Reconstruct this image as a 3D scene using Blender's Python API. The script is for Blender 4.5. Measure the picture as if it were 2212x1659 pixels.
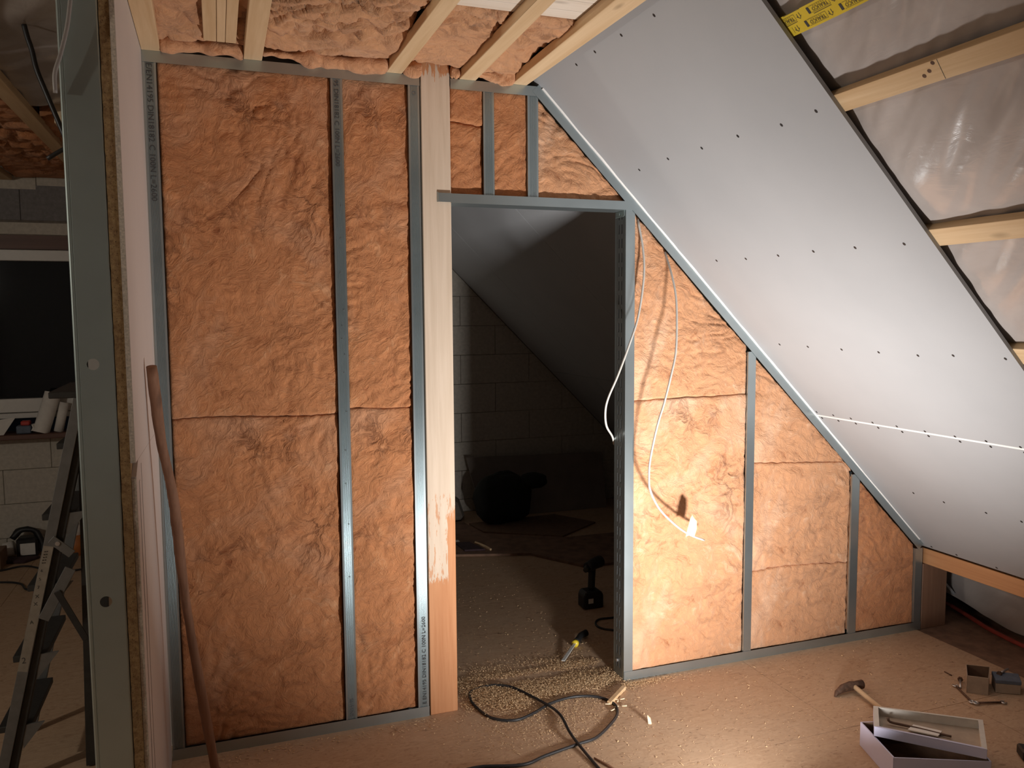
import bpy, bmesh, math, random
from mathutils import Vector, Matrix, noise

for o in list(bpy.data.objects):
    bpy.data.objects.remove(o)
scene = bpy.context.scene
C = scene.collection
R2 = math.sqrt(0.5)

# ------------------------------------------------------------------ camera
cd = bpy.data.cameras.new('camera'); cam = bpy.data.objects.new('camera', cd); C.objects.link(cam)
cd.sensor_width = 36.0; cd.lens = 1772.25 / 2212 * 36.0; cd.clip_start = 0.05
yaw, pit, rol = map(math.radians, (19.7885, 4.9106, -0.4004))
fw = Vector((math.sin(yaw) * math.cos(pit), math.cos(yaw) * math.cos(pit), -math.sin(pit)))
rt = Vector((math.cos(yaw), -math.sin(yaw), 0)); up = rt.cross(fw)
r2 = rt * math.cos(rol) + up * math.sin(rol); u2 = -rt * math.sin(rol) + up * math.cos(rol)
m = Matrix((r2, u2, -fw)).transposed().to_4x4(); m.translation = Vector((0.2078, -3.1664, 1.6424))
cam.matrix_world = m
scene.camera = cam

# ------------------------------------------------------------------ world, exposure
world = bpy.data.worlds.new('night'); scene.world = world; world.use_nodes = True
world.node_tree.nodes['Background'].inputs[0].default_value = (0.02, 0.022, 0.03, 1)
world.node_tree.nodes['Background'].inputs[1].default_value = 0.05
vs = scene.view_settings
vs.view_transform = 'Standard'; vs.look = 'None'; vs.gamma = 1; vs.use_curve_mapping = False
vs.exposure = -0.10
LAMP_POS = (1.80, -1.36, 0.20)          # site floodlight standing on the floor
LAMP_POWER = 42.0
FILL_POWER = 60.0                        # added fill bulb, unseen, for the space to the left

# ------------------------------------------------------------------ helpers
def new_obj(name, verts, faces, mat, parent=None, smooth=False):
    me = bpy.data.meshes.new(name); me.from_pydata([tuple(v) for v in verts], [], faces); me.update()
    return link(name, me, mat, parent, smooth)

def link(name, me, mat, parent=None, smooth=False):
    o = bpy.data.objects.new(name, me); C.objects.link(o)
    if mat is not None and not me.materials: me.materials.append(mat)
    if smooth:
        for p in me.polygons: p.use_smooth = True
    if parent is not None: adopt(o, parent)
    return o

def base(o):
    b = Vector((0, 0, 0))
    while o is not None:
        b += o.location; o = o.parent
    return b

def adopt(o, parent):
    o.parent = parent; o.location = o.location - base(parent)

def tag(o, label=None, cat=None, group=None, kind=None):
    if label: o['label'] = label
    if cat: o['category'] = cat
    if group: o['group'] = group
    if kind: o['kind'] = kind
    return o

def empty(name, loc=(0, 0, 0), label=None, cat=None, group=None, kind=None):
    o = bpy.data.objects.new(name, None); C.objects.link(o); o.location = loc; o.empty_display_size = 0.05
    return tag(o, label, cat, group, kind)

class MB:
    def __init__(s): s.v = []; s.f = []
    def add(s, v, f):
        n = len(s.v); s.v += [Vector(q) for q in v]; s.f += [tuple(i + n for i in q) for q in f]; return s
    def box(s, lo, hi, M=None):
        x0, y0, z0 = lo; x1, y1, z1 = hi
        v = [Vector(q) for q in ((x0,y0,z0),(x1,y0,z0),(x1,y1,z0),(x0,y1,z0),(x0,y0,z1),(x1,y0,z1),(x1,y1,z1),(x0,y1,z1))]
        if M: v = [M @ q for q in v]
        return s.add(v, [(3,2,1,0),(4,5,6,7),(0,1,5,4),(1,2,6,5),(2,3,7,6),(3,0,4,7)])
    def prism(s, poly, d, M=None):
        n = len(poly); d = Vector(d)
        v = [Vector(q) for q in poly]; v += [q + d for q in v]
        if M: v = [M @ q for q in v]
        f = [tuple(range(n))[::-1], tuple(range(n, 2 * n))] + [(i, (i + 1) % n, n + (i + 1) % n, n + i) for i in range(n)]
        return s.add(v, f)
    def tube(s, pts, r, seg=8, smooth=4, taper=None, wob=0.0, seed=0, caps=True):
        pts = [Vector(q) for q in pts]
        if smooth > 1 and len(pts) > 2:
            P = [pts[0] * 2 - pts[1]] + pts + [pts[-1] * 2 - pts[-2]]; out = []
            for i in range(1, len(P) - 2):
                a, b, c, d = P[i-1], P[i], P[i+1], P[i+2]
                for k in range(smooth):
                    t = k / smooth
                    out.append(0.5 * ((2*b) + (c-a)*t + (2*a-5*b+4*c-d)*t*t + (3*b-a-3*c+d)*t**3))
            out.append(pts[-1]); pts = out
        n = len(pts); v = []; f = []; ref = Vector((0.31, 0.17, 0.93)).normalized()
        for i, q in enumerate(pts):
            t = (pts[min(i+1, n-1)] - pts[max(i-1, 0)]).normalized()
            if abs(t.dot(ref)) > 0.97: ref = Vector((0.9, 0.3, 0.1)).normalized()
            a = t.cross(ref).normalized(); b = t.cross(a); ref = -b if (-b).dot(ref) > 0 else b
            rr = r if taper is None else r * taper(i / max(1, n - 1))
            for k in range(seg):
                an = 2 * math.pi * k / seg; w = 1 + (wob * noise.noise(q * 22 + Vector((k * .7, seed, 0))) if wob else 0)
                v.append(q + (a * math.cos(an) + b * math.sin(an)) * rr * w)
        for i in range(n - 1):
            for k in range(seg):
                k2 = (k + 1) % seg; f.append((i*seg+k, i*seg+k2, (i+1)*seg+k2, (i+1)*seg+k))
        if caps: f += [tuple(range(seg))[::-1], tuple(range((n-1)*seg, n*seg))]
        return s.add(v, f)
    def profile(s, path, th, mp, t0, t1):
        """thin folded sheet: open 2D path given thickness th, extruded from t0 to t1; mp(a,b,t)->point"""
        n = len(path); P = [Vector((a, b)) for a, b in path]; off = []
        for i in range(n):
            ns = []
            if i > 0: d = (P[i]-P[i-1]).normalized(); ns.append(Vector((-d.y, d.x)))
            if i < n-1: d = (P[i+1]-P[i]).normalized(); ns.append(Vector((-d.y, d.x)))
            nn = sum(ns, Vector((0, 0))).normalized(); k = 1 / max(0.35, nn.dot(ns[0])); off.append(P[i] + nn * th * k)
        loop = P + off[::-1]; L = len(loop)
        v = [mp(q.x, q.y, t0) for q in loop] + [mp(q.x, q.y, t1) for q in loop]
        f = [(i, (i+1) % L, L + (i+1) % L, L + i) for i in range(L)]
        for i in range(n - 1):
            f.append((i, L-1-i, L-2-i, i+1)); f.append((L+i, L+i+1, L+L-2-i, L+L-1-i))
        return s.add(v, f)
    def build(s, name, mat, parent=None, smooth=False, bevel=0, seg=1, fix=True):
        if parent is None and s.v:
            c = sum(s.v, Vector()) / len(s.v); lo = min(q.z for q in s.v); c.z = lo
        else: c = Vector((0, 0, 0))
        me = bpy.data.meshes.new(name); me.from_pydata([tuple(q - c) for q in s.v], [], s.f); me.update()
        if bevel or fix:
            bm = bmesh.new(); bm.from_mesh(me)
            bmesh.ops.recalc_face_normals(bm, faces=bm.faces)
            if bevel: bmesh.ops.bevel(bm, geom=list(bm.edges), offset=bevel, segments=seg, affect='EDGES', profile=0.6)
            bm.to_mesh(me); bm.free()
        me.materials.append(mat)
        o = bpy.data.objects.new(name, me); C.objects.link(o)
        if parent is None: o.location = c
        else: adopt(o, parent)
        if smooth:
            for p in me.polygons: p.use_smooth = True
        return o

def box(name, lo, hi, mat, parent=None, bevel=0.0):
    return MB().box(lo, hi).build(name, mat, parent, bevel=bevel)

def text(name, body, size, org, xd, yd, mat, parent, align='LEFT', ext=0.0002, sx=1.0):
    cu = bpy.data.curves.new('t', 'FONT'); cu.body = body; cu.size = size; cu.extrude = ext; cu.align_x = align
    cu.resolution_u = 2; cu.offset = -.005 * size
    t = bpy.data.objects.new('t', cu)
    me = bpy.data.meshes.new_from_object(t); bpy.data.objects.remove(t); me.name = name; me.materials.clear()
    xd = Vector(xd).normalized(); yd = Vector(yd).normalized(); zd = xd.cross(yd); org = Vector(org)
    for v in me.vertices: v.co = org + xd * v.co.x * sx + yd * v.co.y + zd * v.co.z
    return link(name, me, mat, parent)

# ------------------------------------------------------------------ materials
class N:
    def __init__(s, name):
        s.m = bpy.data.materials.new(name); s.m.use_nodes = True; s.t = s.m.node_tree
        s.b = s.t.nodes['Principled BSDF']; s.tc = s.t.nodes.new('ShaderNodeTexCoord').outputs['Object']
    def n(s, ty, **k):
        d = s.t.nodes.new(ty)
        for a, b in k.items(): setattr(d, a, b)
        return d
    def lk(s, a, b): s.t.links.new(a, b)
    def mapped(s, scale=(1, 1, 1), rot=(0, 0, 0), loc=(0, 0, 0), src=None):
        d = s.n('ShaderNodeMapping'); s.lk(src or s.tc, d.inputs[0])
        d.inputs['Scale'].default_value = scale; d.inputs['Rotation'].default_value = rot; d.inputs['Location'].default_value = loc
        return d.outputs[0]
    def noise(s, scale, detail=4, rough=.55, dist=0, vec=None):
        d = s.n('ShaderNodeTexNoise'); s.lk(vec or s.tc, d.inputs['Vector'])
        for k, v in (('Scale', scale), ('Detail', detail), ('Roughness', rough), ('Distortion', dist)): d.inputs[k].default_value = v
        return d.outputs['Fac']
    def voro(s, scale, vec=None, feature='F1'):
        d = s.n('ShaderNodeTexVoronoi', feature=feature); s.lk(vec or s.tc, d.inputs['Vector']); d.inputs['Scale'].default_value = scale
        return d
    def ramp(s, fac, stops, interp='LINEAR'):
        d = s.n('ShaderNodeValToRGB'); s.lk(fac, d.inputs[0]); e = d.color_ramp; e.interpolation = interp
        while len(e.elements) > 1: e.elements.remove(e.elements[-1])
        for i, (p, c) in enumerate(stops):
            el = e.elements[0] if i == 0 else e.elements.new(p)
            el.position = p; el.color = tuple(c) + (1,) if not isinstance(c, (int, float)) else (c, c, c, 1)
        return d.outputs[0]
    def math(s, op, a, b=None, clamp=False):
        d = s.n('ShaderNodeMath', operation=op, use_clamp=clamp)
        for i, q in enumerate((a, b)):
            if q is None: continue
            if isinstance(q, (int, float)): d.inputs[i].default_value = q
            else: s.lk(q, d.inputs[i])
        return d.outputs[0]
    def mix(s, fac, a, b, blend='MIX'):
        d = s.n('ShaderNodeMix', data_type='RGBA', blend_type=blend)
        for i, q in ((0, fac), (6, a), (7, b)):
            if isinstance(q, (int, float)): d.inputs[i].default_value = q
            elif isinstance(q, tuple): d.inputs[i].default_value = q + (1,)
            else: s.lk(q, d.inputs[i])
        return d.outputs[2]
    def bump(s, h, strength=.3, dist=.005):
        d = s.n('ShaderNodeBump'); s.lk(h, d.inputs['Height']); d.inputs['Strength'].default_value = strength; d.inputs['Distance'].default_value = dist
        s.lk(d.outputs[0], s.b.inputs['Normal'])
    def col(s, c):
        if isinstance(c, tuple): s.b.inputs['Base Color'].default_value = c + (1,)
        else: s.lk(c, s.b.inputs['Base Color'])
    def set(s, **k):
        for a, v in k.items():
            i = s.b.inputs[a.replace('_', ' ')]
            if isinstance(v, (int, float)): i.default_value = v
            else: s.lk(v, i)
        return s

def plain(name, c, rough=.6, metal=0.0, var=.12, scale=30, bump=.1, spec=.5):
    k = N(name); n = k.noise(scale, 5)
    d = tuple(q * (1 - var) for q in c); l = tuple(min(1, q * (1 + var)) for q in c)
    k.col(k.ramp(n, [(.3, d), (.7, l)])); k.set(Roughness=rough, Metallic=metal); k.b.inputs['Specular IOR Level'].default_value = spec
    if bump: k.bump(n, bump, .002)
    return k.m

def insulation_mat(name, dark, mid, light, pale, ang):
    k = N(name)
    wn = k.n('ShaderNodeTexNoise'); k.lk(k.tc, wn.inputs['Vector'])
    for a_, b_ in (('Scale', 4.5), ('Detail', 3.0), ('Roughness', .6)): wn.inputs[a_].default_value = b_
    sub = k.n('ShaderNodeVectorMath', operation='SUBTRACT'); k.lk(wn.outputs['Color'], sub.inputs[0]); sub.inputs[1].default_value = (.5, .5, .5)
    scl = k.n('ShaderNodeVectorMath', operation='SCALE'); k.lk(sub.outputs[0], scl.inputs[0]); scl.inputs['Scale'].default_value = .22
    add = k.n('ShaderNodeVectorMath', operation='ADD'); k.lk(k.tc, add.inputs[0]); k.lk(scl.outputs[0], add.inputs[1])
    wv = add.outputs[0]                                              # swirled coordinates
    rv = k.mapped((1, 1, 1), ang, src=wv)
    blotch = k.noise(5.5, 6, .62, .6, wv)
    swirl = k.noise(1, 7, .66, .9, k.mapped((10, 10, 19), src=rv))
    fib = k.noise(1, 5, .7, .5, k.mapped((42, 42, 120), src=rv))
    fib2 = k.noise(1, 5, .7, .8, k.mapped((110, 60, 36), src=rv))
    vein = k.math('ABSOLUTE', k.math('SUBTRACT', k.noise(6.5, 5, .6, .8, wv), .5))
    mask = k.ramp(k.noise(3.1, 3, .5), [(.48, 0.0), (.66, 1.0)])
    veins = k.math('MULTIPLY', k.ramp(vein, [(.0, 1.0), (.022, .55), (.06, 0.0)]), mask)
    f = k.math('ADD', k.math('MULTIPLY', swirl, .42), k.math('ADD', k.math('MULTIPLY', blotch, .38), k.math('MULTIPLY', fib2, .22)))
    col = k.ramp(f, [(.36, dark), (.475, mid), (.55, mid), (.68, light)])
    col = k.mix(k.math('MULTIPLY', k.ramp(fib, [(.55, 0.0), (.74, 1.0)]), .38), col, light)
    col = k.mix(k.ramp(k.noise(2.4, 4, .6, .8, k.mapped(loc=(3, 5, 1))), [(.53, 0.0), (.72, .42)]), col, pale)
    col = k.mix(k.math('MULTIPLY', veins, .62), col, tuple(q * .45 for q in dark))
    k.col(col)
    k.set(Roughness=.95); k.b.inputs['Specular IOR Level'].default_value = .1
    k.b.inputs['Sheen Weight'].default_value = .12; k.b.inputs['Sheen Roughness'].default_value = .6
    h = k.math('ADD', k.math('MULTIPLY', swirl, 1.0), k.math('ADD', k.math('MULTIPLY', fib2, .30), k.math('MULTIPLY', fib, .16)))
    h = k.math('SUBTRACT', h, k.math('MULTIPLY', veins, .25))
    k.bump(h, .85, .016)
    return k.m
M = {}
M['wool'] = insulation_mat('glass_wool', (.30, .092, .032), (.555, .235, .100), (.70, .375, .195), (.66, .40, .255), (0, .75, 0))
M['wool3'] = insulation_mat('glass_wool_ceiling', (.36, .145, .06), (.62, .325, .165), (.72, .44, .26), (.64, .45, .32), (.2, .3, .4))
M['wool2'] = insulation_mat('glass_wool_pale_lit', (.36, .135, .055), (.66, .335, .172), (.79, .51, .33), (.80, .60, .45), (.3, -.5, .2))  # paler wool copy with the lamp's hot spot worked into its colour

def wood_mat(name, axis, a, b, rough=.6, scale=1.0, knots=True):
    k = N(name); sc = [26 * scale] * 3; sc['xyz'.index(axis)] = 1.3 * scale
    g = k.noise(1.0, 6, .62, .5, k.mapped(tuple(sc)))
    sc2 = [120.0] * 3; sc2['xyz'.index(axis)] = 4.0
    f = k.noise(1.0, 3, .5, 0, k.mapped(tuple(sc2)))
    col = k.ramp(k.math('ADD', k.math('MULTIPLY', g, .8), k.math('MULTIPLY', f, .2)), [(.32, a), (.66, b)])
    if knots:
        sk = [9.0] * 3; sk['xyz'.index(axis)] = 3.2
        v = k.voro(1.0, k.mapped(tuple(sk)))
        kn = k.ramp(v.outputs['Distance'], [(.05, 1.0), (.13, 0.0)])
        col = k.mix(k.math('MULTIPLY', kn, .55), col, tuple(q * .45 for q in a))
    k.col(col); k.set(Roughness=rough); k.bump(g, .15, .002)
    return k.m
M['pine_y'] = wood_mat('pine_lengthwise', 'y', (.56, .37, .19), (.72, .53, .32))
M['pine_x'] = wood_mat('pine_crosswise', 'x', (.62, .45, .28), (.80, .66, .48))
M['white_board'] = wood_mat('pale_sawn_board', 'x', (.70, .60, .48), (.84, .77, .67))
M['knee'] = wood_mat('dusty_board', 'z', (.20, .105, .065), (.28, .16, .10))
M['pine_dark'] = wood_mat('aged_pine', 'y', (.48, .23, .10), (.60, .32, .15))
M['stick'] = wood_mat('weathered_stick', 'z', (.16, .075, .04), (.33, .17, .10), .8)
M['handle'] = wood_mat('ash_handle', 'y', (.48, .34, .20), (.62, .46, .29), .5, knots=False)
M['sill'] = wood_mat('dark_brown_wood', 'x', (.10, .045, .03), (.16, .075, .05), .5, knots=False)

def post_mat():
    k = N('limewashed_post')
    g = k.noise(1, 6, .6, .5, k.mapped((40, 40, 2.0)))
    wood = k.ramp(g, [(.3, (.50, .21, .085)), (.7, (.62, .30, .14))])
    wash = k.ramp(g, [(.3, (.60, .48, .36)), (.7, (.71, .585, .46))])
    sep = k.n('ShaderNodeSeparateXYZ'); k.lk(k.tc, sep.inputs[0])
    br = k.noise(1, 5, .7, .3, k.mapped((75, 75, 9)))           # ragged brush ends
    br2 = k.noise(1, 3, .6, .2, k.mapped((30, 30, 5)))
    z = k.math('ADD', sep.outputs[2], k.math('MULTIPLY', k.math('SUBTRACT', br, .5), .22))
    low = k.math('GREATER_THAN', z, .565); top = k.math('LESS_THAN', z, 2.575)
    # bare strip along the right side of the lowest brush patch
    xr = k.math('ADD', sep.outputs[0], k.math('MULTIPLY', k.math('SUBTRACT', br2, .5), .035))
    z2 = k.math('ADD', sep.outputs[2], k.math('MULTIPLY', k.math('SUBTRACT', br, .5), .4))
    patch = k.math('MULTIPLY', k.math('GREATER_THAN', xr, 1.064), k.math('LESS_THAN', z2, .84))
    thin = k.math('MULTIPLY', k.math('LESS_THAN', z2, .95), k.math('GREATER_THAN', br, .56))
    keep = k.math('MULTIPLY', k.math('MULTIPLY', low, top), k.math('SUBTRACT', 1.0, k.math('MAXIMUM', patch, k.math('MULTIPLY', thin, .75))))
    k.col(k.mix(keep, wood, wash)); k.set(Roughness=.75); k.bump(k.math('ADD', g, br), .15, .002)
    return k.m
M['post'] = post_mat()

def zinc(name, c, rough, metal=.75):
    k = N(name); n = k.noise(3.5, 3)
    k.col(k.ramp(n, [(.3, tuple(q * .90 for q in c)), (.7, tuple(min(1, q * 1.08) for q in c))]))
    k.set(Metallic=metal, Roughness=rough)
    return k.m
M['zinc'] = zinc('galvanised_steel', (.43, .50, .52), .31, .85)
M['zinc_dark'] = zinc('dull_galvanised_steel', (.48, .56, .54), .36, .68)
M['zinc_slot_shade'] = zinc('shaded_slotted_steel', (.30, .33, .33), .5)  # darker zinc copy: shade on the jamb's door side put into colour

def gypsum(name, a, b):
    k = N(name); n = k.noise(2.2, 4); f = k.noise(160, 3)
    k.col(k.ramp(n, [(.3, a), (.7, b)])); k.set(Roughness=.62); k.b.inputs['Specular IOR Level'].default_value = .35
    k.bump(f, .06, .001); return k.m
M['gyps'] = gypsum('plasterboard_paper', (.375, .388, .402), (.405, .418, .432))
M['gyps_wall'] = gypsum('plasterboard_paper_bounce_pink', (.56, .50, .465), (.60, .54, .50))  # pink of the bounced light is put into this paper colour
M['gyps_edge'] = plain('plaster_core', (.62, .55, .46), .9, var=.25, scale=200, bump=.4)
M['filler'] = plain('white_filler', (.86, .85, .83), .7, var=.04)

def chip_edge():
    k = N('chipboard_edge'); n = k.noise(90, 6, .7); v = k.voro(160)
    c = k.ramp(n, [(.3, (.20, .11, .05)), (.6, (.42, .28, .13)), (.8, (.50, .36, .19))])
    h = k.ramp(v.outputs['Distance'], [(.10, 0.0), (.22, 1.0)])
    k.col(k.mix(h, (.07, .04, .02), c)); k.set(Roughness=.9); k.bump(n, .6, .003); return k.m
M['chip_edge'] = chip_edge()

def floor_mat():
    k = N('oriented_strand_floor')
    n = k.noise(3, 5, .6)
    ws = k.noise(8, 3, .5, 0, k.tc)
    flake = k.noise(1, 6, .7, 1.4, k.mapped((13, 48, 30)))
    flake2 = k.noise(1, 6, .7, 1.8, k.mapped((22, 34, 30)))
    f = k.mix(k.math('GREATER_THAN', ws, .5), flake, flake2)
    col = k.ramp(f, [(.26, (.27, .165, .10)), (.42, (.50, .335, .215)), (.60, (.56, .385, .25)), (.78, (.70, .52, .36))])
    dash = k.noise(1, 2, .5, 1.2, k.mapped((24, 95, 40)))
    dk = k.ramp(dash, [(.69, 0.0), (.73, .75)])
    col = k.mix(dk, col, (.10, .055, .03))
    dust = k.ramp(n, [(.42, 0.0), (.75, .35)])
    k.col(k.mix(dust, col, (.52, .40, .29))); k.set(Roughness=.72); k.b.inputs['Specular IOR Level'].default_value = .25
    k.bump(f, .18, .002); return k.m
M['floor'] = floor_mat()
M['grey_board'] = plain('grey_brown_board', (.24, .20, .17), .9, var=.1, scale=6)
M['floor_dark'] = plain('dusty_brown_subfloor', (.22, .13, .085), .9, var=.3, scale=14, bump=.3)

def foil_mat():
    k = N('vapour_foil'); n = k.noise(3, 4, .6, .8)
    k.col(k.ramp(n, [(.3, (.37, .325, .30)), (.7, (.48, .435, .41))]))
    k.set(Roughness=.20); k.b.inputs['Specular IOR Level'].default_value = .75
    f = k.noise(1, 5, .6, 1.5, k.mapped((14, 5, 14), (.3, .2, .6)))
    k.bump(f, .25, .006); return k.m
M['foil'] = foil_mat()
M['black_cable'] = plain('black_rubber', (.022, .022, .024), .45, var=.2)
M['white_cable'] = plain('white_pvc', (.55, .53, .49), .4, var=.05)
M['grey_cable'] = plain('grey_pvc', (.33, .30, .28), .45, var=.08)
M['black'] = plain('black_plastic', (.016, .016, .017), .5, var=.25)
M['screw'] = plain('black_screw', (.02, .018, .018), .5)
M['ink'] = plain('black_ink', (.05, .05, .052), .7, var=.1, bump=0)
M['ink_grey'] = plain('faint_ink', (.13, .14, .15), .7, var=.2, bump=0)
M['yellow_tape'] = plain('yellow_tape', (.70, .52, .045), .35, var=.05, bump=.05)
M['yellow'] = plain('yellow_plastic', (.72, .55, .04), .4, var=.05)
M['pale_yellow'] = plain('pale_yellow_paper', (.74, .68, .33), .8, var=.05)
M['blade'] = plain('dull_blade', (.60, .60, .58), .4, .15, var=.06)
M['steel'] = plain('bright_steel', (.62, .62, .62), .3, .85, var=.08)
M['rust'] = plain('rusty_steel', (.13, .075, .05), .7, .4, var=.35, scale=60, bump=.4)
M['lavender'] = plain('lavender_cardboard', (.64, .64, .84), .42, var=.04, scale=8, bump=.03)
M['white_card'] = plain('white_cardboard', (.66, .62, .56), .8, var=.06, bump=.05)
M['card'] = plain('grey_cardboard', (.42, .33, .25), .85, var=.1)
M['card_dark'] = plain('brown_cardboard', (.20, .12, .075), .9, var=.15)
M['blue_card'] = plain('blue_carton', (.12, .15, .20), .6, var=.15)
M['block'] = plain('aerated_concrete', (.56, .52, .45), .95, var=.12, scale=40, bump=.25)
M['block_grey'] = plain('grey_lintel_block', (.22, .21, .21), .95, var=.15, scale=40, bump=.25)
M['mortar'] = plain('mortar', (.20, .17, .14), .95, var=.2)
M['upvc'] = plain('white_upvc', (.72, .70, .66), .4, var=.03, bump=0)
M['paper'] = plain('white_paper', (.78, .75, .70), .8, var=.05, bump=.08)
M['dark_lining'] = plain('dark_roof_lining', (.085, .052, .038), .95, var=.3, scale=9)
M['alu'] = plain('dull_aluminium', (.20, .20, .195), .5, .5, var=.12)
M['alu_dark'] = plain('dark_aluminium', (.05, .048, .045), .55, .4, var=.15)
M['sticker'] = plain('aged_sticker', (.30, .26, .21), .8, var=.15)
M['bag'] = plain('black_cloth', (.012, .013, .011), .9, var=.3, scale=25, bump=.4)
M['maroon'] = plain('dark_maroon_cloth', (.055, .03, .035), .9, var=.3)
M['dark_red'] = plain('dull_red_plastic', (.26, .035, .022), .6, var=.2)
M['red'] = plain('red_plastic', (.55, .05, .035), .5, var=.1)
M['orange'] = plain('orange_plastic', (.50, .17, .045), .5, var=.2)
M['sawdust'] = plain('sawdust', (.74, .52, .30), .95, var=.2, scale=300, bump=0)
M['shaving'] = plain('pale_shaving', (.80, .66, .46), .9, var=.1, bump=0)
def glass_night():
    k = N('window_glass'); k.col((.004, .004, .005)); k.set(Roughness=.06); return k.m
M['glass'] = glass_night()

# ================================================================== STRUCTURE
# ---- floor: strand board panels with open seams over a slab
floor = empty('floor', (0, 0, 0), 'pale brown strand board floor strewn with sawdust and tools', 'floor', kind='structure')
box('slab', (-3.1, -5.1, -.20), (4.5, 3.45, -.0221), M['dark_lining'], floor)
rows = [(-5.0, -4.38, (-3, -.3, 1.75, 3.56)), (-4.38, -3.455, (-3, -1.2, .85, 2.9, 3.56)), (-3.455, -2.53, (-3, -.3, 1.75, 3.56)),
        (-2.53, -1.605, (-3, -1.9, .15, 2.2, 3.56)), (-1.605, -.68, (-3, -1.0, 1.05, 3.1, 3.56)), (-.68, .245, (-3, -.2, 2.49, 3.56)),
        (.245, 1.17, (-3, -.9, 1.15, 3.2, 3.56)), (1.17, 2.095, (-3, -1.4, .6, 2.65, 3.56)), (2.095, 3.3, (-3, -1.0, 1.0, 3.05, 3.56))]
g = .0011
for y0, y1, xs in rows:
    for a, b in zip(xs[:-1], xs[1:]):
        box('floor_panel', (a + g, y0 + g, -.022), (b - g, y1 - g, 0), M['floor'], floor)
box('subfloor_strip', (3.562, -5, -.022), (4.45, 3.3, -.004), M['floor_dark'], floor)

# ---- partition wall (the back of the room)
wall_back = empty('wall_back', (1.8, .05, 0), 'unfinished metal stud partition wall with door opening', 'wall', kind='structure')
mz = lambda x0: (lambda a, b, t: Vector((x0 + a, b, t)))
def ribbed(w):
    p = [(0, 0)]; n = 8; a = w * .16; pit_ = (w - 2 * a) / n
    for i in range(n):
        x = a + i * pit_; p += [(x, 0), (x + pit_ * .3, .0018), (x + pit_ * .6, .0018), (x + pit_ * .9, 0)]
    return p + [(w, 0)]
def stud(x0, x1, z0, z1, web='r', mat='zinc', ribs=True):
    w = x1 - x0; f = ribbed(w) if ribs else [(0, 0), (w, 0)]
    if web == 'r': path = [(0, .010)] + f + [(w, .100), (0, .100), (0, .090)]
    else: path = [(w, .010)] + f[::-1] + [(0, .100), (w, .100), (w, .090)]
    return MB().profile(path, .0009 if web == 'r' else -.0009, mz(x0), z0, z1).build('stud', M[mat], wall_back)
TZ, TT, H = .042, 2.516, 2.554
SL = 4.033                                             # slope plane: x + z = SL
s1 = stud(.002, .045, .02, 2.53, 'l'); s2 = stud(.640, .683, .02, 2.53, 'r'); s3 = stud(.932, .976, .02, 2.53, 'l')
s4 = stud(1.234, 1.279, 2.10, 2.53); s5 = stud(1.422, 1.468, 2.10, 2.53, 'l')
s7 = stud(2.499, 2.541, .02, 1.46, 'r', ribs=False); s8 = stud(3.116, 3.162, .02, .845, 'r', ribs=False); s9 = stud(3.536, 3.581, .02, .43, 'l', ribs=False)
mx = lambda a, b, t: Vector((t, b, a))
def track(name, z0, z1, x0, x1, up_):
    z0, z1 = (z0, z1) if up_ else (z1, z0)
    th = -.0009 if up_ else .0009
    return MB().profile([(z1, -.0012), (z0, -.0012), (z0, .1012), (z1, .1012)], -th, mx, x0, x1).build(name, M['zinc'], wall_back)
track('floor_track', 0.0005, TZ, .001, .977, True)
track('floor_track', 0.0005, TZ, 1.869, 3.582, True)
track('ceiling_track', TT, H, .001, .977, False)
track('ceiling_track', TT, H, 1.10, 1.474, False)
# sloping track along the plasterboard
ms = lambda a, b, t: Vector((1.479 + t * R2 - a * R2, b, 2.554 - t * R2 - a * R2))
slope_track = MB().profile([(.040, -.0022), (.0006, -.0022), (.0006, .1022), (.040, .1022)], .0009, ms, -.012, 2.972).build('slope_track', M['zinc'], wall_back)
text('lettering', '160654472T21', .017, ms(.026, -.0028, 2.150), (1, 0, -1), (1, 0, 1), M['ink_grey'], slope_track)
# header with its bent tab on the post
hd = MB().profile([(2.1145, -.003), (2.079, -.003), (2.079, .1), (2.1145, .1)], .0009, mx, 1.099, 1.906)
hd.box((1.046, -.0085, 2.080), (1.0995, -.0075, 2.1145))
hd.add([(1.046, -.0085, 2.1145), (1.046, -.0085, 2.08), (1.040, .0, 2.08), (1.040, .0, 2.121)], [(0, 1, 2, 3)])
hd.build('door_header', M['zinc'], wall_back)
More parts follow.
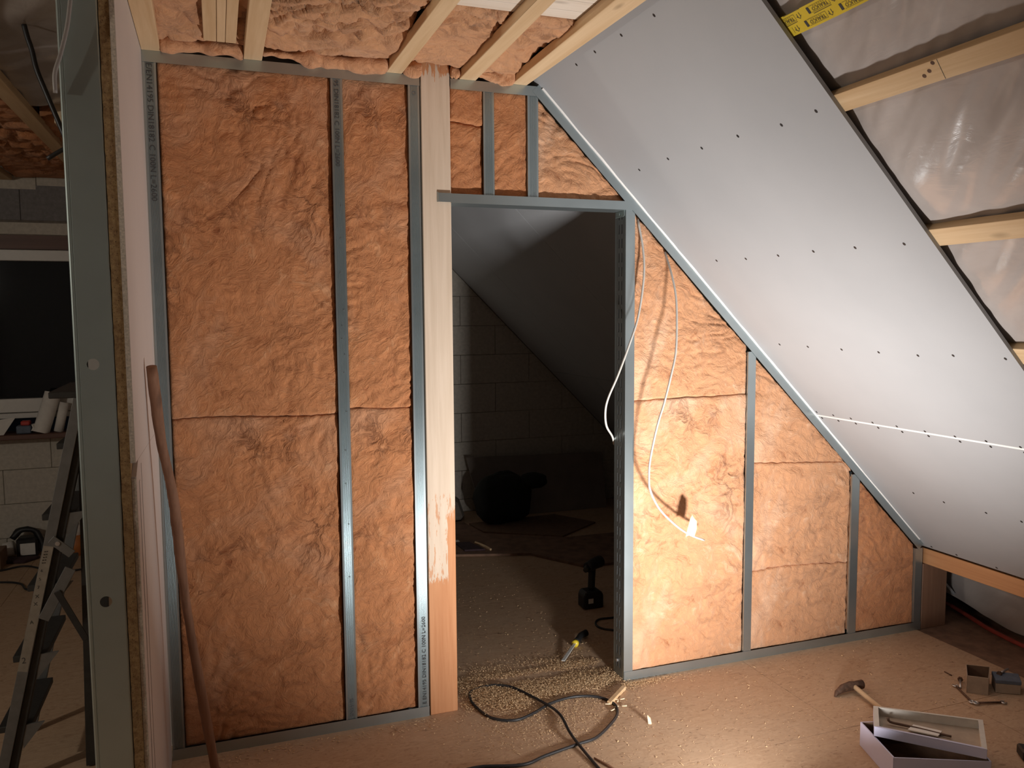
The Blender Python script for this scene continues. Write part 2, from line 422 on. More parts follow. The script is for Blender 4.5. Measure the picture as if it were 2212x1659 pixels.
# slotted jamb profile
def jamb():
    b = MB(); x0, x1 = 1.868, 1.912
    b.profile([(x0, .018), (x0, 0), (x1, 0), (x1, .02)], .0011, lambda a, c, t: Vector((a, c, t)), .003, 2.079)
    b.profile([(x1, .088), (x1, .1), (x0, .1), (x0, .084)], .0011, lambda a, c, t: Vector((a, c, t)), .003, 2.079)
    return b.build('door_jamb', M['zinc'], wall_back)
def jamb_web():
    b = MB(); x0, xt = 1.868, 1.8692
    cols = [(.017, .034, 0), (.034, .041, 1), (.041, .060, 0), (.060, .067, 1), (.067, .085, 0)]
    pitch, sl = .0605, .040
    for i, (y0, y1, slot) in enumerate(cols):
        if not slot: b.box((x0, y0, .003), (xt, y1, 2.079)); continue
        z = .003; off = 0 if i == 1 else .0
        k = 0
        while True:
            zs = .045 + off + k * pitch
            if zs > 2.05: break
            b.box((x0, y0, z), (xt, y1, min(zs, 2.079))); z = zs + sl; k += 1
        b.box((x0, y0, z), (xt, y1, 2.079))
    o = b.build('slotted_web', M['zinc_slot_shade'], wall_back)
    clip = MB().box((1.8625, .012, 2.052), (1.868, .088, 2.055)).box((1.8655, .012, 2.052), (1.868, .088, 2.079)).build('corner_clip', M['zinc_dark'], wall_back)
    MB().tube([(1.8645, .05, 2.066), (1.861, .05, 2.066)], .006, 10, 1).build('bolt', M['zinc_dark'], wall_back)
    MB().tube([(1.868, .06, .075), (1.861, .06, .075)], .007, 10, 1).build('bolt', M['steel'], wall_back)
    # dark box added as the shade inside the hollow jamb
    box('jamb_shade_box', (1.874, .02, .02), (1.906, .098, 2.07), M['dark_lining'], wall_back)
jamb(); jamb_web()
# unseen back boards added so that no light leaks through the wall
for lo, hi in (((.0, .1035, 0), (1.098, .116, 2.75)), ((1.098, .1035, 2.115), (1.868, .116, 2.17))):
    box('light_stop_board', lo, hi, M['gyps'], wall_back)
MB().prism([(1.098, .1035, 2.17), (1.858, .1035, 2.17), (1.30, .1035, 2.72), (1.098, .1035, 2.72)], (0, .0125, 0)).build('light_stop_board', M['gyps'], wall_back)
MB().prism([(1.880, .1035, 0), (3.60, .1035, 0), (3.60, .1035, .425), (1.880, .1035, 2.145)], (0, .0125, 0)).build('light_stop_board', M['gyps'], wall_back)

# stencilled lettering on the studs
dn = ((0, 0, -1), (1, 0, 0)); upw = ((0, 0, 1), (-1, 0, 0))
text('lettering', 'E/EN14195 DIN18182 C 100N L=2600', .027, (.0135, -.0006, 2.552 - .038), *dn, M['ink'], s1, sx=1.09)
text('lettering', '95 DIN18182 C 100N L=2600', .024, (.6525, -.0006, 2.512), *dn, M['ink'], s2, sx=1.06)
text('lettering', 'E EN14195 DIN18182 C 100N L=2600', .023, (.9655, -.0006, .052), *upw, M['ink'], s3, sx=1.0)
text('lettering', 'EN14195', .020, (.669, -.0006, .052), *upw, M['ink_grey'], s2)
text('lettering', 'O', .022, (.947, -.0006, 2.497), *dn, M['ink_grey'], s3)
text('lettering', '11', .014, (1.447, -.0006, 2.135), *dn, M['ink_grey'], s5)
# screw points punched in the second stud
pk = MB()
for z in (2.30, 2.05, 1.93, 1.80, 1.66, 1.60, 1.55, 1.49, 1.42, 1.27, 1.12, .99, .83, .62):
    pk.tube([(.664 + .006 * math.sin(z * 31), -.0018, z), (.664 + .006 * math.sin(z * 31), .0, z)], .0022, 6, 1)
pk.build('punch_marks', M['ink_grey'], s2)

# ---- timber post beside the door
tp = MB().box((.9825, .0008, .0), (1.098, .1030, 2.66)).build('timber_post', M['post'], None, bevel=.002)
# material relies on world height: keep mesh in world coordinates
for v in tp.data.vertices: v.co += tp.location
tp.location = (0, 0, 0)
tag(tp, 'wooden post beside the door opening, whitewashed above bare orange wood', 'post')
MB().add([(1.040, -.0004, 2.30), (1.0, -.0004, 2.302), (1.0, -.0004, 2.2995), (1.04, -.0004, 2.2985)], [(0, 1, 2, 3)])

# ---- left partition with its open end
wall_left = empty('wall_left', (-.06, -.4, 0), 'plasterboard side wall whose open end shows chipboard and a metal stud', 'wall', kind='structure')
up_b = MB().prism([(-.0128, -.851, 1.262), (-.0128, -.002, 1.240), (-.0128, -.002, 2.62), (-.0128, -.851, 2.62)], (.0125, 0, 0)).build('gypsum_board', M['gyps_wall'], wall_left)
lo_b = MB().prism([(-.0128, -.842, .004), (-.0128, -.002, .004), (-.0128, -.002, 1.2385), (-.0128, -.78, 1.2585), (-.0128, -.846, 1.225)], (.0120, 0, 0)).build('gypsum_board', M['gyps_wall'], wall_left)
for z0, z1, y in ((1.262, 2.62, -.8516), (.004, 1.222, -.8466)):
    box('plaster_core', (-.0122, y - .0003, z0 + .002), (-.0010, y + .004, z1 - .002), M['gyps_edge'], wall_left)
tb = MB().box((-.0004, -.775, .004), (.0006, -.755, 1.20)).box((-.0004, -.70, .004), (.0004, -.69, 1.235)).build('bevel_strip', M['gyps_wall'], wall_left)
cb = MB()
rng = random.Random(4)
z = 0.0
pts = []
while z < 2.62:
    pts.append((-.0365 - rng.random() * .0012, -.850 + rng.random() * .002, z)); z += .02
n = len(pts); vv = []; ff = []
for i, (x, y, zz) in enumerate(pts): vv += [(x, y, zz), (-.0132, y, zz), (-.0132, 0, zz), (x, 0, zz)]
for i in range(n - 1):
    for k in range(4): a = i * 4 + k; b2 = i * 4 + (k + 1) % 4; ff.append((a, b2, b2 + 4, a + 4))
cb.add(vv, ff).build('chipboard', M['chip_edge'], wall_left)
# end stud: folded steel web with two punched service holes
def end_stud():
    b = MB(); xa, xb, y = -.1310, -.0385, -.850; r = .004
    mp = lambda a, c, t: Vector((a, c, t))
    def bend(x, s):
        return [(x, y + .046), (x, y + r), (x + s * r * .3, y + r * .3), (x + s * r, y)]
    e = .012
    b.profile([(xa + .008, y + .046)] + bend(xa, 1) + [(xa + e - .003, y), (xa + e - .002, y + .0012), (xa + e - .001, y + .0012), (xa + e, y)], .0010, mp, .0, 2.62)
    b.profile([(xb - .008, y + .046)] + bend(xb, -1) + [(xb - e, y)], -.0010, mp, .0, 2.62)
    hs = [(.902, -.0862), (1.521, -.0883)]; z = 0
    x0, x1 = xa + e, xb - e; hw = (x1 - x0) / 2; xm = (x0 + x1) / 2
    for hz, hx in hs:
        b.box((x0, y, z), (x1, y + .001, hz - hw)); z = hz + hw
        K = 40; ring = []; sq = []
        for i in range(K):
            a = 2 * math.pi * (i + .5) / K; c, s = math.cos(a), math.sin(a); kk = hw / max(abs(c), abs(s))
            ring.append((hx + .0145 * c, hz + .0145 * s)); sq.append((xm + kk * c, hz + kk * s))
        v = [(p[0], y, p[1]) for p in ring] + [(p[0], y, p[1]) for p in sq] + [(p[0], y + .001, p[1]) for p in ring]
        f = [(i, (i+1) % K, K + (i+1) % K, K + i) for i in range(K)] + [(i, 2*K + i, 2*K + (i+1) % K, (i+1) % K) for i in range(K)]
        b.add(v, f)
        for i in range(4):
            pass
        # corner fillers between polygonal ring and the square
        for sx_, sz_ in ((1, 1), (1, -1), (-1, 1), (-1, -1)):
            p = [q for q in sq if (q[0] - xm) * sx_ > hw * .8 and (q[1] - hz) * sz_ > hw * .8]
            if len(p) >= 2: b.add([(q[0], y, q[1]) for q in p] + [(xm + sx_ * hw, y, hz + sz_ * hw)], [tuple(range(len(p) + 1))])
    b.box((x0, y, z), (x1, y + .001, 2.62))
    return b.build('stud', M['zinc_dark'], wall_left)
end_stud()
# rest of that wall further back
box('far_board', (-.050, .118, 0), (-.0375, 3.29, 2.62), M['gyps_wall'], wall_left)
box('far_board', (-.0370, .118, 0), (-.0010, 3.29, 2.62), M['gyps_wall'], wall_left)

# ---- sloping roof side: plasterboard, battens, foil
wall_right = empty('wall_right', (2.9, -.6, 0), 'sloping roof wall of pale plasterboard beside bare foil and battens', 'wall', kind='structure')
def sp(d, y, z):            # a point at distance d behind the plasterboard face, at face height z
    return Vector((SL - z + d * R2, y, z + d * R2))
def slab(name, y0, y1, z0, z1, d0, d1, mat, parent=None, bevel=0):
    v = [sp(d0, y0, z0), sp(d0, y1, z0), sp(d0, y1, z1), sp(d0, y0, z1), sp(d1, y0, z0), sp(d1, y1, z0), sp(d1, y1, z1), sp(d1, y0, z1)]
    return MB().add(v, [(3,2,1,0),(4,5,6,7),(0,1,5,4),(1,2,6,5),(2,3,7,6),(3,0,4,7)]).build(name, mat, parent or wall_right, bevel=bevel)
slab('gypsum_board', -1.300, .11, 1.1530, 2.600, .0, .0125, M['gyps'])
slab('gypsum_board', -1.300, .11, .4340, 1.1495, .0005, .0125, M['gyps'])
slab('joint_filler', -1.299, -.003, 1.1475, 1.1550, -.0006, .004, M['filler'])
def bead():
    v = []; f = []; n = 150
    for i in range(n + 1):
        z = 2.548 - (2.548 - .48) * i / n; w = (.011 + .006 * noise.noise(Vector((z * 9, 1, 2))) + .003 * noise.noise(Vector((z * 40, 1, 2)))) * (1 if z > .95 else .45)
        v += [sp(-.0004, -.0025, z), sp(-.0045, -.0035, z), sp(-.0030, -.0035 - w * .7, z), sp(-.0002, -.004 - w, z)]
    for i in range(n):
        for k in range(3): a = i * 4 + k; f.append((a, a + 1, a + 5, a + 4))
    return new_obj('sealant_bead', v, f, M['filler'], wall_right, True)
bead()
for y0, y1 in ((.1105, 1.20), (1.203, 2.45), (2.453, 3.29)):
    slab('gypsum_board', y0, y1, 1.1530, 2.62, .0, .0125, M['gyps']); slab('gypsum_board', y0, y1, .10, 1.150, .0, .0125, M['gyps'])
scr = [(1.4845,-.339),(1.4845,-.495),(1.4876,-.687),(1.4924,-.892),(1.8217,-.649),(1.8226,-.858),(1.831,-1.066),(1.8265,-1.223),(1.8224,-.199),(1.8191,-.426),
 (2.1774,-.216),(2.1822,-.41),(2.1829,-.607),(2.1816,-.80),(2.1839,-.997),(2.188,-1.197),(2.534,-.1745),(2.5379,-.353),(2.5421,-.546),(2.5452,-.737),(2.5492,-.917),(2.542,-1.0715),(2.5434,-1.2656),
 (2.8642,-.031),(2.8674,-.139),(2.8696,-.248),(2.873,-.374),(2.8719,-.51),(2.8744,-.653),(2.8753,-.795),(2.8733,-.933),(2.875,-1.07),
 (2.8936,-.035),(2.8941,-.143),(2.8929,-.254),(2.8953,-.384),(2.8958,-.5165),(2.8943,-.653),(2.8954,-.801),(2.895,-.935),(2.897,-1.07),
 (3.2364,-.2585),(3.2457,-.421),(3.2448,-.636),(3.243,-.80),(3.585,-.05),(3.585,-.20),(3.585,-.42)]
q = MB(); K = 10
q.add([Vector((.0048 * math.cos(2*math.pi*i/K), .0062 * math.sin(2*math.pi*i/K), -.0006)) for i in range(K)] + [Vector((.0052 * math.cos(2*math.pi*i/K), .0064 * math.sin(2*math.pi*i/K), .001)) for i in range(K)],
      [tuple(range(K))] + [(i, (i+1) % K, K + (i+1) % K, K + i) for i in range(K)])
sm = bpy.data.meshes.new('screw'); sm.from_pydata([tuple(v) for v in q.v], [], q.f)
Q = Matrix(((0, R2, R2), (1, 0, 0), (0, -R2, R2)))      # local x -> y axis, y -> down the slope, z -> into the board
for v in sm.vertices: v.co = Q @ v.co
for x, y in scr:
    s = link('screw', sm, M['screw'], None); s.location = Vector((x, y, SL - x)); adopt(s, wall_right)
# battens along the roof
for i, (z0, z1) in enumerate(((2.181, 2.222), (1.822, 1.868), (1.463, 1.513), (1.105, 1.155), (.746, .796))):
    bt = slab('batten', -4.98, .0 if i > 2 else -.02, z0, z1, .0130, .0430, M['pine_y'], bevel=.0012)
    if i == 0:
        bs = MB()
        for y, dz in ((-1.585, .004), (-1.605, .010), (-1.625, .022)):
            p = sp(.0125, y, 2.195 + dz); bs.tube([p, p + Vector((R2, 0, R2)) * .004], .0055, 10, 1)
        bs.build('nail_heads', M['rust'], bt)
        sp0 = sp(.0128, -1.632, 2.182); sp1 = sp(.0128, -1.640, 2.221)
        MB().tube([sp0, sp1], .0007, 4, 1).build('butt_joint', M['ink'], bt)
# vapour foil, a wrinkled sheet in each bay
def foil_bay(z0, z1, seed, deep_low, deep_high):
    ny, nz = 190, 60; v = []; f = []
    for j in range(nz + 1):
        t = j / nz; z = z0 - .014 + (z1 - z0 + .028) * t
        for i in range(ny + 1):
            u = i / ny; y = -1.235 - u * 1.9
            h = .045 + deep_low * max(0, 1 - t * 6) ** 1.4 * min(1, .15 + u * 2.4) + deep_high * max(0, (t - .8) * 5) ** 1.3
            if u < .03: h += (.03 - u) * .25
            a = (y * .85 + z * 1.3)
            w = noise.noise(Vector((a * 11 + .8 * noise.noise(Vector((y * 3, z * 3, seed))), (y - z) * 1.6, seed)))
            w2 = noise.noise(Vector((a * 25, (y - z) * 4.5, seed + 9)))
            h += -(.006 if z1 > 2.5 else .020) * math.sin(math.pi * min(1, t)) ** .6 + .011 * w * min(1, .2 + u * 6) + .006 * w2 * min(1, .2 + u * 6) + .007 * max(0, .22 - abs(noise.noise(Vector((a * 8 + 3, (y - z) * 1.1, seed + 4))))) / .22 * min(1, u * 5) * math.sin(math.pi * t)
            v.append(sp(max(.0215 if z1 > 2.5 else .0135, h), y, z))
    for j in range(nz):
        for i in range(ny): a = j * (ny + 1) + i; f.append((a, a + 1, a + ny + 2, a + ny + 1))
    return new_obj('vapour_foil', v, f, M['foil'], wall_right, True)
foil_bay(2.222, 2.62, 1.0, .022, .0); foil_bay(1.868, 2.181, 5.3, .012, .0); foil_bay(1.513, 1.822, 8.8, .01, 0); foil_bay(1.155, 1.463, 12.1, .01, 0)
slab('foil_backing', -4.99, -3.15, .3, 2.62, .046, .050, M['foil'])
slab('roof_lining', -4.99, 3.29, -.02, 2.70, .16, .20, M['dark_lining'])
# yellow sealing tape with its print
TX, TYd = Vector((0, 1, 0)), Vector((R2, 0, -R2))
def tp_(s, t, lift=.0):        # s: metres along the tape from the board edge, t: down the slope from the upper tape edge
    return sp(.0180 - lift, -1.262 - s, 2.4045) + Vector((R2, 0, -R2)) * t
tv = []; tf = []; nt = 60
for i in range(nt + 1):
    s = i / nt * 1.2
    for t in (0, .020, .041, .0615): tv.append(tp_(s, t + .002 * math.sin(s * 9)))
for i in range(nt):
    for k in range(3): a = i * 4 + k; tf.append((a, a + 1, a + 5, a + 4))
tape = new_obj('sealing_tape', tv, tf, M['yellow_tape'], wall_right, True); tape['label'] = 'yellow sealing tape printed with black arrows and boxed words'
pr = MB()
def ln(s0, t0, s1, t1, w):
    a, b = tp_(s0, t0, .0008), tp_(s1, t1, .0008); d = (b - a).normalized(); n_ = d.cross(Vector((R2, 0, R2))) * w / 2
    pr.add([a - n_, b - n_, b + n_, a + n_], [(0, 1, 2, 3)])
for row, t0, ph in ((0, .006, .0), (1, .035, -.030)):
    for k in range(8):
        s = ph + .004 + k * .125
        ln(max(0, s + .042), t0 - .004, max(0, s + .105), t0 - .004, .0011)
        if s + .0 > 0: ln(s + .002, t0 + .003, s + .002, t0 + .021, .0085)
        for a in ((s + .009, t0 + .003, s + .075, t0 + .003), (s + .009, t0 + .021, s + .075, t0 + .021), (s + .075, t0 + .003, s + .075, t0 + .021)):
            if a[0] > 0: ln(*a, .0007)
        for j in range(6):
            if s > 0: ln(s + .022 + j * .007, t0 + .006, s + .025 + j * .007, t0 + .006, .0010)
        # arrow
        for a in ((s + .085, t0 + .006, s + .085, t0 + .016), (s + .094, t0 + .004, s + .094, t0 + .016), (s + .081, t0 + .013, s + .0895, t0 + .021), (s + .098, t0 + .013, s + .0895, t0 + .021)):
            if a[0] > 0: ln(*a, .0014)
        if s > 0:
            text('lettering', 'TRAUCO', .0150, tp_(s + .070, .0085 + t0, .0012), TX, TYd, M['ink'], tape, ext=.0001, sx=.9)
pr.build('print', M['ink'], tape, fix=False)
ft = text('lettering', 'VAPOR BARRIER 0,2', .017, tp_(.86, .080, .004), TX, TYd, M['ink_grey'], wall_right, ext=.0001)
# purlin and low board under the eaves
box('purlin', (3.602, -4.9, .344), (3.70, .10, .424), M['pine_dark'], wall_right, .002)
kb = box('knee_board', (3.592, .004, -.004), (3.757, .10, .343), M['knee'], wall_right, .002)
box('eaves_wall', (4.34, -4.9, 0), (4.40, 3.29, .12), M['dark_lining'], wall_right)
def eaves_foil():
    v = []; f = []; ny, nz = 80, 24
    for i in range(ny + 1):
        y = .30 - i / ny * 1.6
        for j in range(nz + 1):
            t = j / nz; low = .035 + .085 * noise.noise(Vector((y * 3.1, 2.2, .5))) + .07 * max(0, min(1, (y + .05) * 4))
            z = .42 * (1 - t) + max(.012, low) * t
            x = 4.05 - .10 * math.sin(t * 2.6) + .03 * noise.noise(Vector((y * 5, t * 3, 4))) - (t ** 3) * .05
            v.append((min(x, SL - z + .13), y, z))
    for i in range(ny):
        for j in range(nz): a = i * (nz + 1) + j; f.append((a, a + 1, a + nz + 2, a + nz + 1))
    return new_obj('eaves_foil', v, f, M['foil'], wall_right, True)
eaves_foil()

# ---- gable wall at the far end, block by block
gable = empty('wall_gable', (1, 3.35, 0), 'bare masonry gable wall of pale aerated blocks', 'wall', kind='structure')
GY = 3.30
MB().prism([(-3.1, GY + .012, 0), (4.05, GY + .012, 0), (4.05, GY + .012, .1), (1.4, GY + .012, 2.75), (-.56, GY + .012, 2.75), (-.56, GY + .012, .83), (-1.68, GY + .012, .83), (-1.68, GY + .012, 2.75), (-3.1, GY + .012, 2.75)], (0, .1, 0)).build('mortar_bed', M['mortar'], gable)
box('mortar_bed', (-1.68, GY + .012, 2.12), (-.56, GY + .11, 2.75), M['mortar'], gable)
bmesh_cache = {}
def block(x0, x1, z0, z1, mat):
    key = (round(x1 - x0, 3), round(z1 - z0, 3), mat)
    if key not in bmesh_cache:
        t = MB().box((0, 0, 0), (x1 - x0, .06, z1 - z0)).build('block', M[mat], None, bevel=.003)
        bmesh_cache[key] = t.data; bpy.data.objects.remove(t)
        me = bmesh_cache[key]
        cxy = [min(v.co[i] for v in me.vertices) for i in range(3)]
        for v in me.vertices: v.co -= Vector(cxy)
    o = link('block', bmesh_cache[key], None, None); o.location = (x0, GY - .002 * random.Random(int(x0 * 97 + z0 * 31)).random(), z0); adopt(o, gable)
for k in range(-1, 11):
    z0 = max(.0, .105 + .24 * k); z1 = .105 + .24 * (k + 1)
    if z1 > 2.60: z1 = 2.60
    sh = -.912 if k % 2 == 0 else -.612
    for i in range(-3, 9):
        x0 = sh + .6 * i; x1 = x0 + .6
        spans = [(x0, x1)]
        if z1 > .84 and z0 < 2.28:
            ns = []
            for a, b in spans:
                if b <= -1.68 or a >= -.56: ns.append((a, b)); continue
                if a < -1.68: ns.append((a, -1.68))
                if b > -.56: ns.append((-.56, b))
            spans = ns
        for a, b in spans:
            if a < .02 < b: b = -.06 if (-.06 - a) > .06 else a
            elif b > -.055 and a <= -.055: b = -.056
            if -.056 < a < .01: a = .01
            a = max(a, -2.2)
            lim = SL - .004
            if a + z0 > lim - .03 or b - a < .05: continue
            if b + z1 > lim:
                a += .0015; b -= .0015; c0 = z0 + .0015; c1 = z1 - .0015
                pg = [(a, c0)]
                if b + c0 <= lim: pg += [(b, c0), (b, lim - b)]
                else: pg += [(lim - c0, c0)]
                if a + c1 <= lim: pg += [(lim - c1, c1), (a, c1)]
                else: pg += [(a, lim - a)]
                MB().prism([(x, GY, z) for x, z in pg], (0, .06, 0)).build('block', M['block'], gable)
                continue
            block(a + .0015, b - .0015, z0 + .0015, z1 - .0015, 'block')
for a, b in ((-1.68, -1.0175), (-1.0145, -.56)): block(a, b, 2.30, 2.54, 'block_grey')
box('lintel', (-1.68, GY - .003, 2.205), (-.561, GY + .09, 2.285), M['block'], gable, .002)
box('lintel_soffit', (-1.68, GY + .01, 2.105), (-.561, GY + .09, 2.2), M['sill'], gable)

# window in the room on the left
win = empty('window_1', (-1.12, GY, .85), 'dark night window in a white frame beyond the open wall end', 'window', kind='structure')
wf = MB(); x0, x1, z0, z1 = -1.66, -.575, .985, 2.10; fw_ = .075
for lo, hi in (((x0, GY - .01, z1 - fw_), (x1, GY + .06, z1)), ((x0, GY - .01, z0), (x1, GY + .06, z0 + fw_ + .02)), ((x0, GY - .01, z0 + fw_), (x0 + fw_, GY + .06, z1 - fw_)), ((x1 - fw_, GY - .01, z0 + fw_), (x1, GY + .06, z1 - fw_))):
    box('window_frame', lo, hi, M['upvc'], win, .004)
box('glass_pane', (x0 + .07, GY + .02, z0 + .07), (x1 - .07, GY + .03, z1 - .07), M['glass'], win)
box('window_board', (x0 - .02, GY - .02, .945), (x1 + .02, GY + .05, .980), M['upvc'], win, .003)
box('window_sill', (-1.70, GY - .18, .815), (-.60, GY + .06, .850), M['sill'], win, .004)

# ---- ceiling
ceiling = empty('ceiling', (.5, -1, 2.55), 'open timber ceiling with pale battens under glass wool', 'ceiling', kind='structure')
def skew(name, xa0, xa1, xb0, xb1, ya, yb, z0, z1, mat, bevel=.0015):
    v = [(xa0, ya, z0), (xa1, ya, z0), (xb1, yb, z0), (xb0, yb, z0), (xa0, ya, z1), (xa1, ya, z1), (xb1, yb, z1), (xb0, yb, z1)]
    return MB().add(v, [(3,2,1,0),(4,5,6,7),(0,1,5,4),(1,2,6,5),(2,3,7,6),(3,0,4,7)]).build(name, mat, ceiling, bevel=bevel)
BT = H + .036
def ext(a, b, ya, yb, y): return a + (b - a) * (y - ya) / (yb - ya)
for (a0, a1, b0, b1, yb) in ((.0008, .0610, .001, .066, -.5), (.3350, .3985, .3333, .396, -.6), (.8487, .9092, .8586, .9147, -.77), (1.1364, 1.2035, 1.1240, 1.1795, -.86), (1.3550, 1.4180, 1.3424, 1.4300, -.93)):
    e0 = ext(a0, b0, -.01, yb, -4.98); e1 = ext(a1, b1, -.01, yb, -4.98)
    skew('batten', a0, a1, e0, e1, -.0025, -4.98, H + .0006, BT, M['pine_y'])
# tongue and groove boards between the first two battens
for x0, x1 in ((.2030, .2440), (.2455, .2725), (.2740, .3085)):
    skew('board', x0, x1, x0 - .012, x1 - .012, -.100, -4.9, H + .022, H + .038, M['pine_y'])
for y0, y1 in ((-.712, -.648), (-.790, -.715), (-.870, -.793), (-.95, -.873)):
    MB().box((.70, y0, BT + .001), (1.39, y1, BT + .019)).build('board', M['white_board'], ceiling, bevel=.001)
box('ceiling_lining', (-3.1, -5.05, 2.72), (1.50, 3.4, 2.76), M['dark_lining'], ceiling)
# battens over the room on the left
for a, b, ya, yb in ((-.62, -.55, 3.28, -4.9), (-1.12, -1.05, 3.28, -4.9)):
    skew('batten', a, b, a + .02, b + .02, ya, yb, H + .01, BT + .01, M['pine_y'])
skew('beam', -.46, -.28, -.46, -.28, 1.2, 1.36, H - .02, BT + .06, M['pine_x'])

# ---- walls out of view that close the attic
wf_ = box('wall_front', (-3.1, -5.1, 0), (4.3, -5.0, 2.75), M['gyps'], None); tag(wf_, 'plain plasterboard end wall behind the viewer', 'wall', kind='structure')
wl_ = box('wall_side', (-3.1, -5.0, 0), (-3.0, 3.4, 2.75), M['gyps'], None); tag(wl_, 'plain plasterboard wall far to the left', 'wall', kind='structure')

# ================================================================== GLASS WOOL
def wool(name, label, pos, nrm, nu, nv, amp, seed, mat, depth, cat='insulation', group='glass wool batts', soft=.02, size=(1, 1), cre=1.0, parent=None, freq=1.0, hi=1.0):
    """pos(u,v) -> point on the undisturbed face; pushed along nrm by folds and creases; closed towards the back"""
    nrm = Vector(nrm); v = []; f = []
    sd = Vector((seed * 3.7, seed * 1.9, seed * 5.3))
    for j in range(nv + 1):
        for i in range(nu + 1):
            u, w = i / nu, j / nv; p = pos(u, w)
            q = p * freq + sd
            wv = noise.noise_vector(q * 2.6) * .22 + noise.noise_vector(q * 7) * .05
            qq = q + wv
            h = noise.noise(qq * 3.0) * .9 + noise.noise(qq * 8.0) * .6 + (noise.noise(qq * 18.0) * .5 + noise.noise(qq * 38.0) * .30) * hi
            st = Vector((qq.x * 7 + qq.z * 5, qq.y * 9, qq.z * 12 - qq.x * 6))
            c1 = abs(noise.noise(st)); c2 = abs(noise.noise(st * 2.3 + Vector((3, 1, 7))))
            patchy = max(0, noise.noise(q * 2.1 + Vector((9, 2, 4))) + .25)
            h -= cre * patchy * (1.5 * max(0, .16 - c1) / .16 + .7 * max(0, .18 - c2) / .18)
            d = min(u * size[0], (1 - u) * size[0], w * size[1], (1 - w) * size[1])
            e = max(0, 1 - d / (soft * (1 + .8 * noise.noise(q * 25))))
            v.append(p + nrm * (amp * h - e * e * (soft * .75)))
    for j in range(nv):
        for i in range(nu): a = j * (nu + 1) + i; f.append((a, a + 1, a + nu + 2, a + nu + 1))
    rim = [i for i in range(nu + 1)] + [(nu + 1) * j + nu for j in range(1, nv + 1)] + [(nu + 1) * nv + i for i in range(nu - 1, -1, -1)] + [(nu + 1) * j for j in range(nv - 1, 0, -1)]
    n0 = len(v); back = []
    for r in rim: v.append(v[r] - nrm * depth)
    L = len(rim)
    for k in range(L): f.append((rim[k], n0 + k, n0 + (k + 1) % L, rim[(k + 1) % L]))
    o = new_obj(name, v, f, M[mat], None, True)
    c = sum((Vector(q) for q in v[:n0]), Vector()) / n0; c.z = min(q.z for q in v)
    # origin at the base; shader keeps continuity through object coordinates
    for q in o.data.vertices: q.co -= c
    o.location = c
    if label: tag(o, label, cat, group)
    if parent is not None: adopt(o, parent)
    return o
WY = .013
def batt(label, x0, x1, zb, zt, seed, top=None, y=WY, amp=.0065, mat='wool', soft=.007):
    ft_ = (lambda x: zt) if top is None else top
    fb = zb if callable(zb) else (lambda x: zb)
    def pos(u, w):
        x = x0 + (x1 - x0) * u; b = fb(x); t = ft_(x); return Vector((x, y, b + (t - b) * w))
    hh = max(ft_(x0), ft_(x1)) - min(fb(x0), fb(x1)); nu = max(8, int((x1 - x0) / .0075)); nv = max(8, int(hh / .0075))
    return wool('insulation_batt', label, pos, (0, -1, 0), nu, nv, amp, seed, mat, .075, size=(x1 - x0, hh), soft=soft, group='glass wool batts in the stud wall')
sl_in = lambda x: SL - .050 - x
seam1 = lambda x: 1.266 + .006 * math.sin(x * 9) + .003 * noise.noise(Vector((x * 40, 1, 1)))
seam1b = lambda x: seam1(x) + .002
batt('tall orange glass wool batt in the leftmost bay, upper half', .046, .642, seam1b, 2.53, 1)
batt('wide orange glass wool batt in the leftmost bay, behind the leaning pole', .046, .640, .035, 0, 2, top=seam1)
seam2 = lambda x: 1.277 + .003 * math.sin(x * 20)
batt('narrow glass wool batt left of the timber post, upper half', .681, .933, lambda x: seam2(x) + .001, 2.53, 3, amp=.0075)
batt('narrow glass wool batt left of the timber post, lower half', .681, .933, .035, 0, 4, top=seam2, amp=.008)
seam3 = lambda x: 2.398 - .10 * (x - 1.10) + .004 * noise.noise(Vector((x * 40, 3, 1)))
batt('small pale glass wool scrap in the upper corner right of the post', 1.100, 1.236, lambda x: seam3(x) + .001, 2.53, 5, y=.006)
batt('glass wool piece above the door header, next to the post', 1.100, 1.236, 2.100, 0, 6, top=seam3)
batt('glass wool piece above the door header between the two short studs', 1.278, 1.424, 2.100, 2.53, 7)
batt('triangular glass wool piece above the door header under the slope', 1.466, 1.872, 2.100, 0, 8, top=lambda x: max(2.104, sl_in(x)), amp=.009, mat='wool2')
seam4 = lambda x: 1.257 + .012 * (x - 1.9) + .006 * noise.noise(Vector((x * 14, 5, 1)))
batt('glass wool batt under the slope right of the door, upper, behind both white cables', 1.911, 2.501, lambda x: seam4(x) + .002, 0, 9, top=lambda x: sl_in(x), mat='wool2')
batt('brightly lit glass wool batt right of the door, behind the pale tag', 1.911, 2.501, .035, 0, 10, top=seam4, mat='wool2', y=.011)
seam5 = lambda x: .938 - .055 * (x - 2.54) + .004 * noise.noise(Vector((x * 30, 7, 1)))
seam6 = lambda x: .412 + .012 * math.sin((x - 2.5) * 7) + .006 * noise.noise(Vector((x * 25, 8, 1)))
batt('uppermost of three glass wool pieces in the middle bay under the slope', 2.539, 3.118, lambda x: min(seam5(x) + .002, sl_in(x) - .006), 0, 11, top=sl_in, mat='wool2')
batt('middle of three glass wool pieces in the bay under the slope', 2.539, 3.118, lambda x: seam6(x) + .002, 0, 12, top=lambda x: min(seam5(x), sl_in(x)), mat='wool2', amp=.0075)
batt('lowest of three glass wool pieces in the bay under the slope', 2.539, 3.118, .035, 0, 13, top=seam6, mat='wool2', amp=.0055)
batt('small smooth glass wool batt in the last bay at the low corner', 3.160, 3.538, .035, 0, 14, top=sl_in, amp=.0055)

